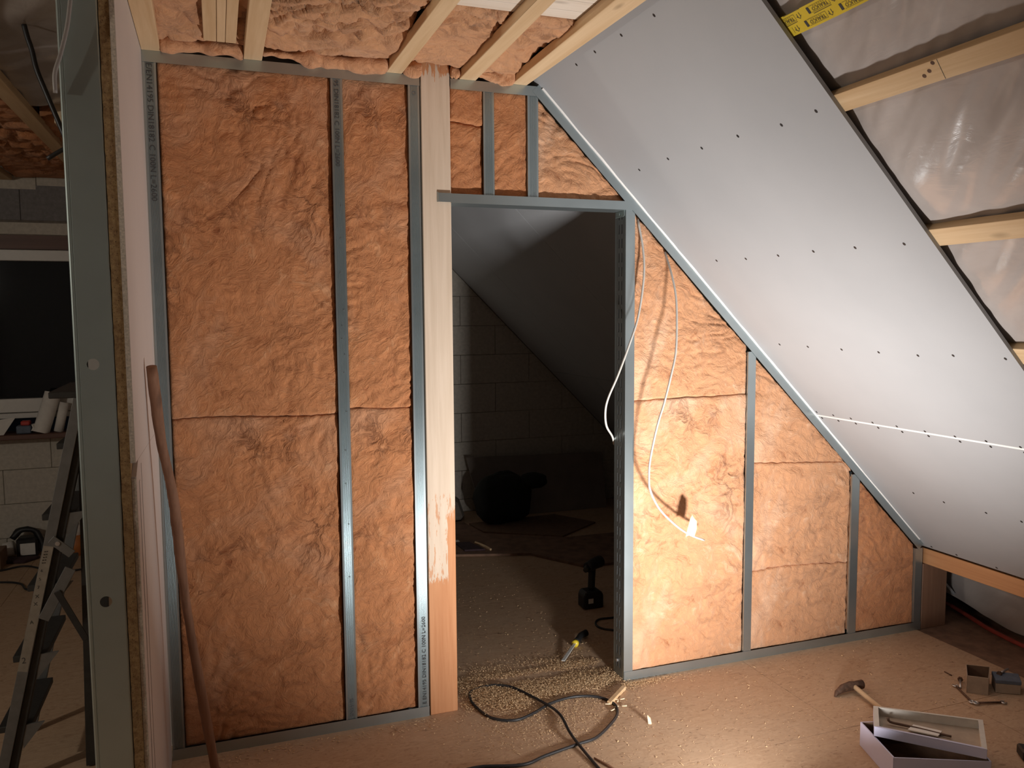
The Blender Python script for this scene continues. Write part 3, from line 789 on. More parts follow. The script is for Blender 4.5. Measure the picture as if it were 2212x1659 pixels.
# ceiling wool between the battens
def cwool(label, x0, x1, y0, y1, seed, z=H + .030, amp=.019, res=.009, mat='wool3', droop=.0, cre=2.0, soft=.02, parent=None):
    def pos(u, w):
        x = x0 + (x1 - x0) * u; y = y0 + (y1 - y0) * w
        return Vector((x, y, z - droop * math.sin(math.pi * u)))
    return wool('insulation_batt', label, pos, (0, 0, -1), int((x1 - x0) / res), int((y1 - y0) / res), amp, seed, mat, .06, size=(x1 - x0, y1 - y0), soft=soft, cre=cre, freq=.7, hi=.35, group='glass wool in the ceiling')
cwool('ceiling glass wool left of the grooved boards', .045, .225, -1.5, -.045, 21)
cwool('narrow strip of ceiling glass wool right of the grooved boards', .295, .350, -1.5, -.05, 22, z=H + .036)
cwool('broad pinkish ceiling glass wool in the widest field between battens', .395, .862, -1.5, -.050, 23, amp=.026, cre=2.4)
cwool('ceiling glass wool field above the timber post', .905, 1.142, -.640, -.030, 24, amp=.021, cre=2.2)
cwool('ceiling glass wool field next to the sloping board', 1.195, 1.362, -.640, -.030, 25, amp=.021, cre=2.2)
cwool('ceiling glass wool beyond the white boards, left of the middle batten', .905, 1.142, -1.9, -.965, 26, res=.012)
cwool('ceiling glass wool beyond the white boards, right of the middle batten', 1.185, 1.352, -1.9, -.965, 27, res=.012)
# crumpled wads stuffed along the top of the wall
def wad(label, x0, x1, seed, y=-.022, z=H + .019, r=.030):
    def pos(u, w):
        a = math.pi * (w * 1.15 - .10); x = x0 + (x1 - x0) * u
        sf = seed * 1.371 + .43
        k = .62 + .75 * noise.noise(Vector((x * 8.3, sf, 2.37))) + .40 * noise.noise(Vector((x * 21, sf, 5.61)))
        k = max(.25, k + .25); yo = .022 * noise.noise(Vector((x * 9, sf, 9.29)))
        return Vector((x, y + yo - r * 1.1 * k * math.cos(a), z + .006 * noise.noise(Vector((x * 14, sf, 3.71))) - r * math.sin(a) * k))
    return wool('insulation_wad', label, pos, (0, -.6, -.8), int((x1 - x0) / .006), 26, .012, seed, 'wool2', .03, soft=.008, size=(x1 - x0, .09), cre=2.2, group='glass wool wads along the wall head')
wad('crumpled glass wool wad at the wall head below the grooved boards', .062, .333, 31)
wad('crumpled glass wool wad at the wall head in the widest ceiling field', .400, .848, 32, r=.032)
wad('small crumpled glass wool tuft left of the post head', .912, .978, 33)
wad('small crumpled glass wool tuft right of the post head', 1.10, 1.136, 34)
wad('crumpled glass wool wad at the wall head beside the slope', 1.206, 1.354, 35)
# wool in the ceiling of the room on the left
cwool('drooping ceiling glass wool above the night window', -1.04, -.60, 1.9, 3.27, 41, z=H + .035, amp=.022, res=.02, mat='wool')
cwool('ceiling glass wool seen left of the metal end stud', -.56, -.14, 1.45, 3.27, 42, z=H + .035, amp=.02, res=.02, mat='wool')
cwool('dim ceiling glass wool at the top left corner', -1.04, -.60, .0, 1.85, 43, z=H + .05, amp=.02, res=.02, mat='wool')
def cfoil():
    v = []; f = []; nx, ny = 24, 60
    for j in range(ny + 1):
        for i in range(nx + 1):
            x = -.56 + .42 * i / nx; y = -.95 + 2.1 * j / ny
            v.append((x, y, H + .05 + .018 * noise.noise(Vector((x * 9 + y * 5, y * 3, 2)))))
    for j in range(ny):
        for i in range(nx): a = j * (nx + 1) + i; f.append((a, a + 1, a + nx + 2, a + nx + 1))
    return new_obj('ceiling_foil', v, f, M['foil'], ceiling, True)
cfoil()

# ================================================================== LAMPS
wl2 = empty('work_light', (LAMP_POS[0], LAMP_POS[1], 0), 'site floodlight on a low stand at the viewer side of the floor', 'lamp')
Ld = Vector((.10, 1.0, .86)).normalized(); Lx = Ld.cross(Vector((0, 0, 1))).normalized(); Lz = Lx.cross(Ld)
LM = Matrix((Lx, Ld, Lz)).transposed().to_4x4(); LM.translation = Vector(LAMP_POS)
MB().box((-.10, -.055, -.07), (.10, -.004, .07), LM).build('housing', M['black'], wl2, bevel=.004)
fr = MB()
for lo, hi in (((-.105, -.006, .065), (.105, .006, .078)), ((-.105, -.006, -.078), (.105, .006, -.065)), ((-.105, -.006, -.065), (-.094, .006, .065)), ((.094, -.006, -.065), (.105, .006, .065))): fr.box(lo, hi, LM)
fr.build('front_frame', M['yellow'], wl2)
st_ = MB()
for sx_ in (-.115, .115):
    a = LM @ Vector((sx_, -.03, 0)); st_.tube([a, (a.x, a.y - .07, .012), (a.x, a.y - .16, .012)], .008, 8, 1); st_.tube([a, (a.x, a.y + .07, .012)], .008, 8, 1)
a0 = LM @ Vector((-.115, -.03, 0)); a1 = LM @ Vector((.115, -.03, 0)); st_.tube([(a0.x, a0.y - .16, .012), (a1.x, a1.y - .16, .012)], .008, 8, 1)
st_.build('stand', M['yellow'], wl2)
ld = bpy.data.lights.new('flood_lamp', 'AREA'); ld.shape = 'RECTANGLE'; ld.size = .15; ld.size_y = .10; ld.energy = LAMP_POWER; ld.spread = math.radians(134); ld.color = (1.0, .96, .93)
lo_ = bpy.data.objects.new('flood_lamp', ld); C.objects.link(lo_)
lm = Matrix((Lx, Lz, -Ld)).transposed().to_4x4(); lm.translation = LM @ Vector((0, .004, 0)) - Vector((LAMP_POS[0], LAMP_POS[1], 0))
if lm.determinant() < 0: lm = Matrix((-Lx, Lz, -Ld)).transposed().to_4x4(); lm.translation = LM @ Vector((0, .004, 0)) - Vector((LAMP_POS[0], LAMP_POS[1], 0))
lo_.parent = wl2; lo_.matrix_local = lm
BP = (-2.60, -1.60, 2.10)  # unseen bulb with flex and socket, added to brighten the left room
bl = empty('fill_bulb', (BP[0], BP[1], BP[2]), 'added fill bulb out of view, lighting the space left of the open wall end', 'lamp')
MB().tube([(BP[0], BP[1], BP[2] + .09), (BP[0], BP[1], 2.71)], .004, 6, 1).build('flex', M['black_cable'], bl)
MB().tube([(BP[0], BP[1], BP[2] + .045), (BP[0], BP[1], BP[2] + .10)], .018, 12, 1).build('socket', M['black'], bl)
pd = bpy.data.lights.new('fill_light', 'POINT'); pd.energy = FILL_POWER; pd.shadow_soft_size = .04; pd.color = (1.0, .91, .78)
po = bpy.data.objects.new('fill_light', pd); C.objects.link(po); po.location = BP; adopt(po, bl)

# ================================================================== THINGS
# ---- white cables hanging at the wall
ca = [(1.9232, -.004, 2.0381), (1.935, -.03, 1.908), (1.928, -.05, 1.79), (1.899, -.06, 1.633), (1.851, -.075, 1.517), (1.795, -.075, 1.381), (1.757, -.06, 1.284), (1.756, -.035, 1.222), (1.779, .0, 1.156), (1.852, .09, 1.095), (1.885, .135, 1.05)]
tag(MB().tube(ca, .0048, 8, 5).build('white_cable', M['white_cable'], None, True), 'white cable hanging across the slotted door jamb', 'cable', 'hanging white cables')
cbp = [(2.0601, .004, 1.9032), (2.0554, -.06, 1.8103), (2.0552, -.1, 1.7106), (2.0429, -.13, 1.5931), (2.0277, -.15, 1.4768), (2.0006, -.16, 1.3806), (1.9685, -.16, 1.2646), (1.9363, -.16, 1.1684), (1.9102, -.15, 1.0309), (1.9042, -.15, .9524), (1.9113, -.15, .8924), (1.9624, -.14, .806), (2.0485, -.13, .7249), (2.1246, -.12, .674), (2.211, -.1, .6352)]
tag(MB().tube(cbp, .0048, 8, 5).build('white_cable', M['white_cable'], None, True), 'long white cable curling up at its end beside a pale tag', 'cable', 'hanging white cables')
tg = MB(); tpl = [(2.100, .668), (2.106, .712), (2.118, .752), (2.128, .765), (2.138, .748), (2.150, .735), (2.152, .700), (2.146, .664), (2.125, .675)]
tg.prism([(x, -.122 - .012 * math.sin((z - .66) * 22), z) for x, z in tpl], (.0, -.0012, 0))
tag(tg.build('paper_tag', M['pale_yellow'], None), 'pale yellow paper tag stuck to the end of the hanging white cable', 'tag')

# ---- pole leaning in the left corner
pl_ = empty('wooden_pole', (.154, -.21, 0), 'rough brown wooden broom pole leaning in the left corner', 'pole')
pp = [(.0200, -.4600, 1.490), (.0350, -.400, 1.250), (.0600, -.345, 1.055), (.080, -.275, .70), (.118, -.240, .34), (.1530, -.200, .03)]
MB().tube(pp, .0165, 12, 8, taper=lambda t: .95 + .08 * math.sin(t * 17), wob=.14, seed=3).build('handle', M['stick'], pl_, True)
hd2 = MB().box((.02, -.235, .006), (.175, -.175, .040)).build('head', M['rust'], pl_, bevel=.008)
tag(hd2)

# ---- black cable lying in loops
fc = [(1.0, -.447), (1.0661, -.4496), (1.2041, -.4882), (1.3067, -.4598), (1.4533, -.4272), (1.5417, -.4055), (1.6578, -.3141), (1.7088, -.2511), (1.7256, -.1802), (1.6873, -.1034), (1.5947, -.0685), (1.4796, -.0876), (1.3733, -.1458), (1.2839, -.1695), (1.2035, -.115), (1.1722, .0063), (1.177, .0889), (1.2028, .1392), (1.2842, .1608), (1.3512, .1355), (1.3916, .068), (1.4491, -.1109), (1.4723, -.2037), (1.4481, -.3517), (1.4464, -.4425), (1.4511, -.5937), (1.46, -.80)]
zc = [.006] * len(fc)
for i, zz in ((20, .010), (21, .018), (22, .012), (23, .018), (24, .013)): zc[i] = zz
tag(MB().tube([(x, y, z) for (x, y), z in zip(fc, zc)], .0056, 10, 6).build('power_cable', M['black_cable'], None, True), 'black power cable lying in a figure eight on the floor before the door', 'cable')
c2 = [(.75, -.56, .006), (.95, -.525, .006), (1.08, -.492, .006), (1.15, -.512, .006), (1.22, -.535, .006), (1.30, -.58, .006), (1.34, -.66, .006)]
tag(MB().tube(c2, .0056, 8, 5).build('power_cable', M['black_cable'], None, True), 'short piece of black cable running along the bottom edge of the view', 'cable')
# ---- wood offcut, chips, stick
oc = MB().prism([(1.7128, -.1841, .001), (1.8365, -.081, .001), (1.8365, -.081, .018), (1.7128, -.1841, .015)], (-.012, .014, 0)).build('wood_offcut', M['pine_y'], None, bevel=.001)
tag(oc, 'thin wooden offcut on edge by the foot of the door jamb', 'offcut')
cv = MB().prism([(1.7880, -.3671, .0), (1.7990, -.3735, .0), (1.7955, -.3700, .020), (1.7850, -.3640, .032)], (-.006, -.009, 0)).build('wood_chip', M['shaving'], None)
tag(cv, 'single pale wood chip standing upright on the bare floor', 'wood chip')
sv = MB().prism([(1.4655, -.5362, .001), (1.4880, -.6066, .001), (1.510, -.66, .001), (1.495, -.60, .001)], (0, 0, .008)).build('wood_splinter', M['stick'], None)
tag(sv, 'dark wood splinter at the lower edge beside the cable', 'splinter')
rng = random.Random(11)
for i, (x, y, s) in enumerate(((1.700, -.165, .012), (1.716, -.205, .010), (1.745, -.170, .013), (1.757, -.205, .012), (1.775, -.150, .010), (1.690, -.225, .009))):
    a = rng.random() * 6.28; b = MB(); pts = [(x + s * 1.5 * math.cos(a + t * 2.2) * (t + .2), y + s * 1.5 * math.sin(a + t * 2.2) * (t + .2), .003 + .006 * t) for t in (0, .5, 1)]
    b.tube(pts, .0028, 5, 3)
    tag(b.build('wood_shaving', M['shaving'], None, True), 'curly pale wood shaving beside the thin offcut', 'shaving', 'curly shavings by the offcut')

# ---- sawdust, far too fine to count
def sawdust():
    v = []; f = []; rng = random.Random(5)
    def flake(x, y, s, zz=0.0):
        a = rng.random() * 6.28; t = (rng.random() - .5) * 1.1; l = s * (.6 + rng.random()); w = s * (.25 + .3 * rng.random())
        d = Vector((math.cos(a), math.sin(a), t * .6)); e = Vector((-math.sin(a), math.cos(a), rng.random() - .5)) * w; c = Vector((x, y, .0015 + zz + abs(t) * l * .3))
        n = len(v); v.extend([c - d * l - e, c + d * l - e, c + d * l + e + Vector((0, 0, w * .6)), c - d * l + e]); f.append((n, n + 1, n + 2, n + 3))
    for k in range(26000):                         # drift along the threshold
        x = 1.12 + rng.random() * .80; y = .155 + rng.gauss(0, .10)
        dens = noise.noise(Vector((x * 5, y * 14, 1))) + .30
        if dens < .05 + rng.random() * .6: continue
        flake(x, y, .0027, max(0, dens) * .006 * rng.random())
    for k in range(9000):                          # band inside the door from the jamb foot
        t = rng.random(); x = 1.90 - t * .55; y = .06 + rng.gauss(0, .035) - .03 * t
        flake(x, y, .0028, rng.random() * .006)
    for k in range(7500):                          # heap inside the left loop
        x = 1.27 + rng.gauss(0, .055); y = .06 + rng.gauss(0, .055) - (x - 1.27) * .7
        flake(x, y, .0029, rng.random() * .010)
    for k in range(4200):
        x = 1.45 + rng.gauss(0, .17); y = -.16 + rng.gauss(0, .13); flake(x, y, .0021)
    for k in range(1500):                          # spill in front of the right bottom track
        x = 1.84 + abs(rng.gauss(0, .13)); y = -.025 - abs(rng.gauss(0, .025)) ; flake(x, y, .0023, rng.random() * .004)
    for k in range(1800):
        x = .9 + rng.random() * 2.4; y = -.75 + rng.random() * .72; flake(x, y, .0018 + .003 * rng.random() ** 5)
    for k in range(900):
        x = 1.2 + rng.random() * .9; y = .35 + rng.random() * 1.6; flake(x, y, .0030)
    for k in range(260):
        x = .10 + rng.random() * .9; y = -.03 - abs(rng.gauss(0, .05)); flake(x, y, .0036)
    o = new_obj('sawdust', v, f, M['sawdust'], None)
    return tag(o, 'drift of yellow sawdust and shavings across the door threshold', 'sawdust', kind='stuff')
sawdust()

# ---- hammer
hm = empty('hammer', (2.76, -.44, 0), 'hammer with rust brown head and pale handle lying on the floor', 'hammer')
hp = [(2.640, -.452, .010), (2.652, -.446, .024), (2.690, -.440, .036), (2.735, -.436, .038), (2.760, -.4365, .036), (2.800, -.437, .036)]
wid = [.004, .010, .016, .018, .017, .0175]; hv = MB(); vv = []; ff = []
for (x, y, z), w in zip(hp, wid):
    hgt = w * 1.15
    for k in range(10):
        a = 2 * math.pi * k / 10; vv.append((x - .4 * w * math.cos(a) * 0, y + w * math.cos(a), max(.001, z - .012 + hgt * math.sin(a))))
for i in range(len(hp) - 1):
    for k in range(10): ff.append((i*10+k, i*10+(k+1) % 10, (i+1)*10+(k+1) % 10, (i+1)*10+k))
ff += [tuple(range(10))[::-1], tuple(range(50, 60))]
hv.add(vv, ff).build('head', M['rust'], hm, True)
MB().tube([(2.752, -.430, .026), (2.738, -.52, .022), (2.722, -.61, .019), (2.700, -.72, .016)], .0105, 10, 3).build('handle', M['handle'], hm, True)

# ---- lavender cardboard box with its lid laid askew on top
def tray(parent, name, corners, z0, z1, th, mat, inner, floor_mat_):
    """open tray with four walls given by floor-plan corners (counter-clockwise), each wall a panel"""
    cs = [Vector((x, y, 0)) for x, y in corners]; c = sum(cs, Vector()) / 4
    ins = [p + (c - p).normalized() * th * 1.5 for p in cs]
    for i in range(4):
        a, b = cs[i], cs[(i + 1) % 4]; ai, bi = ins[i], ins[(i + 1) % 4]
        za = z0 if not callable(z0) else None
        lo = lambda p: Vector((p.x, p.y, z0(p) if callable(z0) else z0)); hi = lambda p: Vector((p.x, p.y, z1(p) if callable(z1) else z1))
        g_ = (b - a).normalized() * .0008
        w = MB().add([lo(a + g_), lo(b - g_), hi(b - g_), hi(a + g_)] + [lo(ai + g_), lo(bi - g_), hi(bi - g_), hi(ai + g_)], [(0, 1, 2, 3), (7, 6, 5, 4), (3, 2, 6, 7), (0, 4, 5, 1), (1, 5, 6, 2), (0, 3, 7, 4)])
        o = w.build(name, mat, parent)
        li = [p + (c - p).normalized() * .0004 for p in (ai + g_, bi - g_)]
        MB().add([lo(li[0]), lo(li[1]), hi(li[1]), hi(li[0])], [(0, 1, 2, 3)]).build('liner', inner, o)
    f_ = lambda p: Vector((p.x, p.y, (z0(p) if callable(z0) else z0) + .002))
    MB().add([f_(p) for p in ins] + [f_(p) + Vector((0, 0, .001)) for p in ins], [(0, 1, 2, 3), (4, 5, 6, 7)]).build('bottom', floor_mat_, parent)
bx_ = empty('cardboard_box', (2.60, -.95, 0), 'open lavender cardboard box in the lower right foreground', 'box')
tray(bx_, 'side_panel', [(2.3750, -1.040), (2.670, -1.178), (2.80, -.905), (2.4520, -.800)], .001, .092, .004, M['lavender'], M['card_dark'], M['card_dark'])
lid = empty('box_lid', (2.64, -.92, .095), 'upturned box lid with pale rim resting on the lavender box', 'lid')
lz = lambda p: .096 + max(0, (p.x - 2.45)) * .02
lzt = lambda p: lz(p) + .034
tray(lid, 'rim', [(2.417, -.905), (2.655, -1.172), (2.815, -1.018), (2.530, -.782)], lz, lzt, .0105, M['lavender'], M['white_card'], M['card'])
for o_ in lid.children:
    pass
# pale folded top of the rim
cs = [Vector((2.417, -.905, 0)), Vector((2.655, -1.172, 0)), Vector((2.815, -1.018, 0)), Vector((2.530, -.782, 0))]; c0 = sum(cs, Vector()) / 4
for i in range(4):
    a, b = cs[i], cs[(i + 1) % 4]; ai, bi = [p + (c0 - p).normalized() * .019 for p in (a, b)]
    up3 = lambda p, d: Vector((p.x, p.y, lzt(p) + d))
    MB().add([up3(a, .0005), up3(b, .0005), up3(bi, .0005), up3(ai, .0005), up3(a, .002), up3(b, .002), up3(bi, .002), up3(ai, .002)], [(0,1,2,3),(4,5,6,7),(0,1,5,4),(1,2,6,5),(2,3,7,6),(3,0,4,7)]).build('rim_fold', M['lavender'] if i in (0,) else M['white_card'], lid)
wr = MB().tube([(2.520, -.865, .128), (2.524, -.872, .114), (2.556, -.905, .111), (2.590, -.945, .111), (2.630, -1.000, .111), (2.650, -1.030, .112)], .0045, 8, 3, wob=.4).build('pipe_key', M['rust'], None, True)
tag(wr, 'rusty bent tool lying inside the upturned box lid', 'tool')
ps = MB().prism([(2.545, -.935, .1075), (2.610, -1.010, .1085), (2.650, -.990, .1095), (2.592, -.915, .1085)], (0, 0, .004)).build('paper_slip', M['paper'], None)
tag(ps, 'folded white paper slip under the tool inside the box lid', 'paper')

# ---- small open carton, blue carton, spanners, bolts
sb_ = empty('small_carton', (3.27, -.60, 0), 'small open grey carton standing on the floor at the right', 'box')
tray(sb_, 'side_panel', [(3.1966, -.6186), (3.2600, -.6720), (3.365, -.588), (3.290, -.530)], .001, .076, .003, M['card'], M['card_dark'], M['card_dark'])
bb = empty('blue_carton', (3.37, -.67, 0), 'small closed blue and grey carton at the right picture edge', 'box')
MB().prism([(3.3095, -.6645, .001), (3.3916, -.7184, .001), (3.452, -.655, .001), (3.368, -.596, .001)], (0, 0, .042)).build('body', M['card'], bb, bevel=.002)
MB().prism([(3.3080, -.6650, .0435), (3.3920, -.7200, .0435), (3.454, -.655, .0435), (3.368, -.594, .0435)], (0, 0, .016)).build('lid', M['blue_card'], bb, bevel=.002)
def spanner(a, b, label, ra=.010, rb=.010):
    a, b = Vector(a), Vector(b); e = empty('spanner', (a.x, a.y, 0), label, 'spanner', 'spanners on the floor')
    MB().tube([a, b], .0042, 8, 1).build('shaft', M['rust'], e, True)
    d = (b - a).normalized(); n_ = Vector((-d.y, d.x, 0))
    ring = [b + d * .010 + (d * math.cos(t) + n_ * math.sin(t)) * rb for t in [i * math.pi / 8 for i in range(17)]]
    MB().tube(ring, .0038, 8, 1).build('ring_end', M['steel'], e, True)
    jw = [a - d * .006 + (-d * math.cos(t) + n_ * math.sin(t)) * ra for t in [.75 + i * (2 * math.pi - 1.5) / 12 for i in range(13)]]
    MB().tube(jw, .0038, 8, 1).build('open_end', M['steel'], e, True)
spanner((3.1965, -.5655, .006), (3.140, -.690, .006), 'spanner pointing from the small carton towards the viewer')
spanner((3.251, -.7458, .006), (3.150, -.716, .008), 'spanner lying crosswise in front of the small carton')
def bolt(p, q, label):
    e = empty('bolt', (p[0], p[1], 0), label, 'bolt', 'loose bolts'); p, q = Vector(p), Vector(q); d = (q - p).normalized()
    MB().tube([p, q], .005, 8, 1).build('shank', M['steel'], e, True); MB().tube([q, q + d * .010], .011, 6, 1).build('head', M['rust'], e)
bolt((3.200, -.585, .007), (3.2550, -.535, .012), 'rusty bolt leaning against the left side of the small carton')
bolt((3.440, -.615, .066), (3.372, -.632, .064), 'bolt lying on top of the blue carton')
tag(MB().tube([(3.2763, -.4318, .003), (3.2745, -.455, .003), (3.272, -.475, .004)], .0026, 6, 2).build('nail', M['rust'], None, True), 'rusty nail lying alone on the floor behind the small carton', 'nail')
tag(MB().prism([(2.9163, -1.1061, .001), (2.955, -1.14, .001), (3.02, -1.10, .001), (2.955, -1.045, .001)], (0, 0, .04)).build('black_case', M['black'], None, bevel=.006), 'black plastic case at the bottom right corner', 'case')
# ---- red pipe under the eaves
tag(MB().tube([(3.985, .20, .018), (3.972, .145, .018), (3.905, -.06, .018), (3.87, -.171, .018), (3.84, -.378, .018), (3.83, -.70, .018)], .011, 12, 5).build('red_pipe', M['dark_red'], None, True), 'red plastic conduit on the floor under the eaves', 'pipe')

# ---- things in the unlit room behind the door
dr = empty('cordless_drill', (2.135, .90, 0), 'black cordless drill standing on its battery behind the door jamb', 'drill')
MB().prism([(2.072, .86, .003), (2.192, .86, .003), (2.192, .86, .075), (2.176, .86, .100), (2.085, .86, .100), (2.072, .86, .075)], (0, .085, 0)).build('battery', M['black'], dr, bevel=.006)
MB().box((2.098, .8585, .035), (2.128, .8598, .062)).build('label_plate', M['paper'], dr)
MB().tube([(2.136, .905, .098), (2.138, .905, .15), (2.142, .905, .22)], .020, 12, 3).build('grip', M['black'], dr, True)
MB().tube([(2.200, .930, .245), (2.150, .90, .245), (2.098, .870, .238)], .034, 14, 3, taper=lambda t: 1 - .15 * t).build('motor_housing', M['black'], dr, True)
MB().tube([(2.098, .870, .238), (2.075, .856, .226)], .019, 12, 1, taper=lambda t: 1 - .35 * t).build('chuck', M['alu_dark'], dr, True)
ch = empty('chisel', (1.80, .40, 0), 'chisel with yellow collar and black handle lying in the doorway', 'chisel')
pa, pb, pc = Vector((1.6953, .284, .003)), Vector((1.825, .428, .017)), Vector((1.9150, .507, .022))
d = (pb - pa).normalized(); n_ = Vector((-d.y, d.x, 0)) * .0085
MB().prism([pa - n_, pa + n_, pb + n_ * .8, pb - n_ * .8], (0, 0, .005)).build('blade', M['blade'], ch, bevel=.001)
MB().tube([pb - d * .012, pb + d * .010], .017, 12, 1).build('collar', M['yellow'], ch, True)
MB().tube([pb + d * .008, pb + d * .05, pb + d * .09, pc + d * .012], .0175, 12, 3, taper=lambda t: 1 - .25 * abs(math.sin(t * 3.1)) * .6).build('handle', M['black'], ch, True)
tag(MB().tube([(2.32, .78, .006), (2.20, .70, .006), (2.085, .70, .006), (2.035, .63, .006), (2.06, .56, .006), (2.16, .51, .006), (2.30, .50, .006)], .0055, 8, 6).build('power_cable', M['black_cable'], None, True), 'loop of black cable peeking out from behind the door jamb', 'cable')
# black bag with a folded-over top
def bag():
    e = empty('black_bag', (2.28, 2.80, 0), 'slumped black bag with its top folded over in the dark room', 'bag')
    def blob(name, c, r, seed, nseg=26, sq=2.6, flat=True):
        v = []; f = []; c = Vector(c); nr = 16
        for j in range(nr + 1):
            th = math.pi * j / nr
            for i in range(nseg):
                ph = 2 * math.pi * i / nseg; dx, dy, dz = math.sin(th) * math.cos(ph), math.sin(th) * math.sin(ph), math.cos(th)
                k = (abs(dx) ** sq + abs(dy) ** sq + abs(dz) ** sq) ** (-1 / sq); w = 1 + .10 * noise.noise(Vector((dx * 2 + seed, dy * 2, dz * 2))) + .05 * noise.noise(Vector((dx * 6 + seed, dy * 6, dz * 6)))
                p = c + Vector((dx * r[0], dy * r[1], dz * r[2])) * k * w
                if flat: p.z = max(.0155, p.z)
                v.append(p)
        for j in range(nr):
            for i in range(nseg): i2 = (i + 1) % nseg; f.append((j*nseg+i, (j+1)*nseg+i, (j+1)*nseg+i2, j*nseg+i2))
        return new_obj(name, v, f, M['bag'], e, True)
    blob('body', (2.28, 2.83, .200), (.225, .14, .20), 1.0); blob('folded_top', (2.515, 2.78, .330), (.115, .09, .062), 4.0, sq=2.2, flat=False)
bag()
lb = MB().prism([(2.175, 3.02, .003), (3.27, 3.00, .003), (3.315, 3.18, .44), (2.095, 3.20, .47)], (0, .0125, .003)).build('plasterboard_sheet', M['grey_board'], None)
tag(lb, 'offcut sheet of plasterboard leaning against the gable behind the bag', 'board')
fs = MB().prism([(2.0157, 2.87, .001), (2.0461, 2.592, .001), (2.5504, 2.272, .001), (2.95, 2.55, .001), (2.75, 2.90, .001)], (0, 0, .0125)).build('plasterboard_sheet', M['card_dark'], None)
tag(fs, 'sheet of plasterboard lying flat under the black bag', 'board')
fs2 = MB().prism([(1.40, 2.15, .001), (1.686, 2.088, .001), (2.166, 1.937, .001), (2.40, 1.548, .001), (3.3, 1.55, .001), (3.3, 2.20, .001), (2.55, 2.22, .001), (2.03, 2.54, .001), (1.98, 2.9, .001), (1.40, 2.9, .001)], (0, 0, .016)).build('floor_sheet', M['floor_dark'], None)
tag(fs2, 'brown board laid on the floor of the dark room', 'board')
rg = MB().prism([(1.75, 2.33, .018), (1.85, 2.31, .018), (1.90, 2.10, .018), (1.76, 2.13, .018)], (0, 0, .012)).build('rag', M['maroon'], None, bevel=.003)
tag(rg, 'dark rag on the brown board just inside the doorway', 'rag')
sk = MB().tube([(1.89, 2.30, .024), (1.925, 2.18, .024), (1.935, 2.09, .024)], .009, 6, 2, wob=.3).build('wood_stick', M['pine_y'], None)
tag(sk, 'short wooden stick lying beside the dark rag', 'stick')
ws = MB().prism([(1.72, 2.36, .0175), (1.79, 2.35, .0175), (1.79, 2.39, .0175), (1.72, 2.40, .0175)], (0, 0, .012)).build('plaster_scrap', M['paper'], None, bevel=.002)
tag(ws, 'small white plaster scrap near the post foot in the dark room', 'scrap')
hb = MB().prism([(1.62, 2.98, .001), (2.0, 2.98, .001), (2.06, 3.1, .001), (2.06, 3.22, .001), (1.62, 3.22, .001)], (-.06, 0, .18)).build('rubble_sack', M['mortar'], None, bevel=.03)
tag(hb, 'grey sack slumped at the gable left of the black bag', 'sack')

# ---- the room on the left: stepladder
ldr = empty('step_ladder', (-.42, .05, 0), 'dull aluminium stepladder seen from the side beyond the metal end stud', 'ladder')
LY = .0
def rail(name, a, b, w, y0, y1, mat, parent=ldr):
    a, b = Vector((a[0], 0, a[1])), Vector((b[0], 0, b[1])); d = (b - a).normalized(); n_ = Vector((d.z, 0, -d.x)) * w / 2
    return MB().prism([Vector((p.x, y0, p.z)) for p in (a - n_, b - n_, b + n_, a + n_)], (0, y1 - y0, 0)).build(name, mat, parent, bevel=.0012)
ra, rb = (-.558, .006), (-.247, 1.36)
r1 = rail('front_rail', ra, rb, .034, LY, LY + .024, M['alu'])
rail('front_rail', (ra[0] + .030, ra[1]), (rb[0] + .030, rb[1]), .024, LY + .012, LY + .05, M['alu_dark'])
rail('front_rail', (ra[0] + .02, ra[1]), (rb[0] + .02, rb[1]), .034, LY + .42, LY + .444, M['alu'])
rail('rear_leg', (-.275, .006), (-.243, 1.36), .038, LY + .06, LY + .085, M['alu_dark'])
rail('rear_leg', (-.265, .006), (-.240, 1.36), .038, LY + .40, LY + .425, M['alu_dark'])
box('top_platform', (-.34, LY, 1.362), (-.235, LY + .44, 1.385), M['alu_dark'], ldr, .003)
for i in range(6):
    zt = .2163 + (i - 0) * .247; xr = ra[0] + (zt - ra[1]) / (rb[1] - ra[1]) * (rb[0] - ra[0])
    if zt > 1.30: break
    box('tread', (xr - .045, LY + .026, zt - .022), (xr + .06, LY + .418, zt), M['alu_dark'], ldr, .002)
    MB().prism([(xr + .030, LY + .015, zt), (xr + .100, LY + .015, zt + .004), (xr + .030, LY + .015, zt - .085)], (0, .008, 0)).build('bracket', M['alu'], ldr)
rail('brace', (-.355, .875), (-.292, .815), .030, LY - .006, LY - .002, M['alu'])
rail('brace', (-.392, .592), (-.300, .765), .036, LY - .004, LY + .0, M['alu'])
rail('brace', (-.345, .690), (-.262, .505), .022, LY - .010, LY - .006, M['alu_dark'])
MB().tube([(-.335, LY - .009, .858), (-.335, LY, .858)], .008, 10, 1).build('rivet', M['steel'], ldr)
sa, sb2 = Vector((-.4653, 0, .416)), Vector((-.3640, 0, .850))
sd_ = (sb2 - sa).normalized(); sn = Vector((sd_.z, 0, -sd_.x)) * .0155
stk = MB().prism([Vector((p.x, LY - .0006, p.z)) for p in (sa - sn, sb2 - sn, sb2 + sn, sa + sn)], (0, .0005, 0)).build('sticker', M['sticker'], r1)
for body, t, sz in (('2', .03, .030), ('A', .17, .018), ('X', .235, .018), ('X', .262, .018), ('7', .295, .016), ('5', .325, .014), ('6', .355, .014)):
    p = sa + sd_ * t; text('lettering', body, sz, (p.x - .008, LY - .0011, p.z), (1, 0, 0), (0, 0, 1), M['ink'], stk)
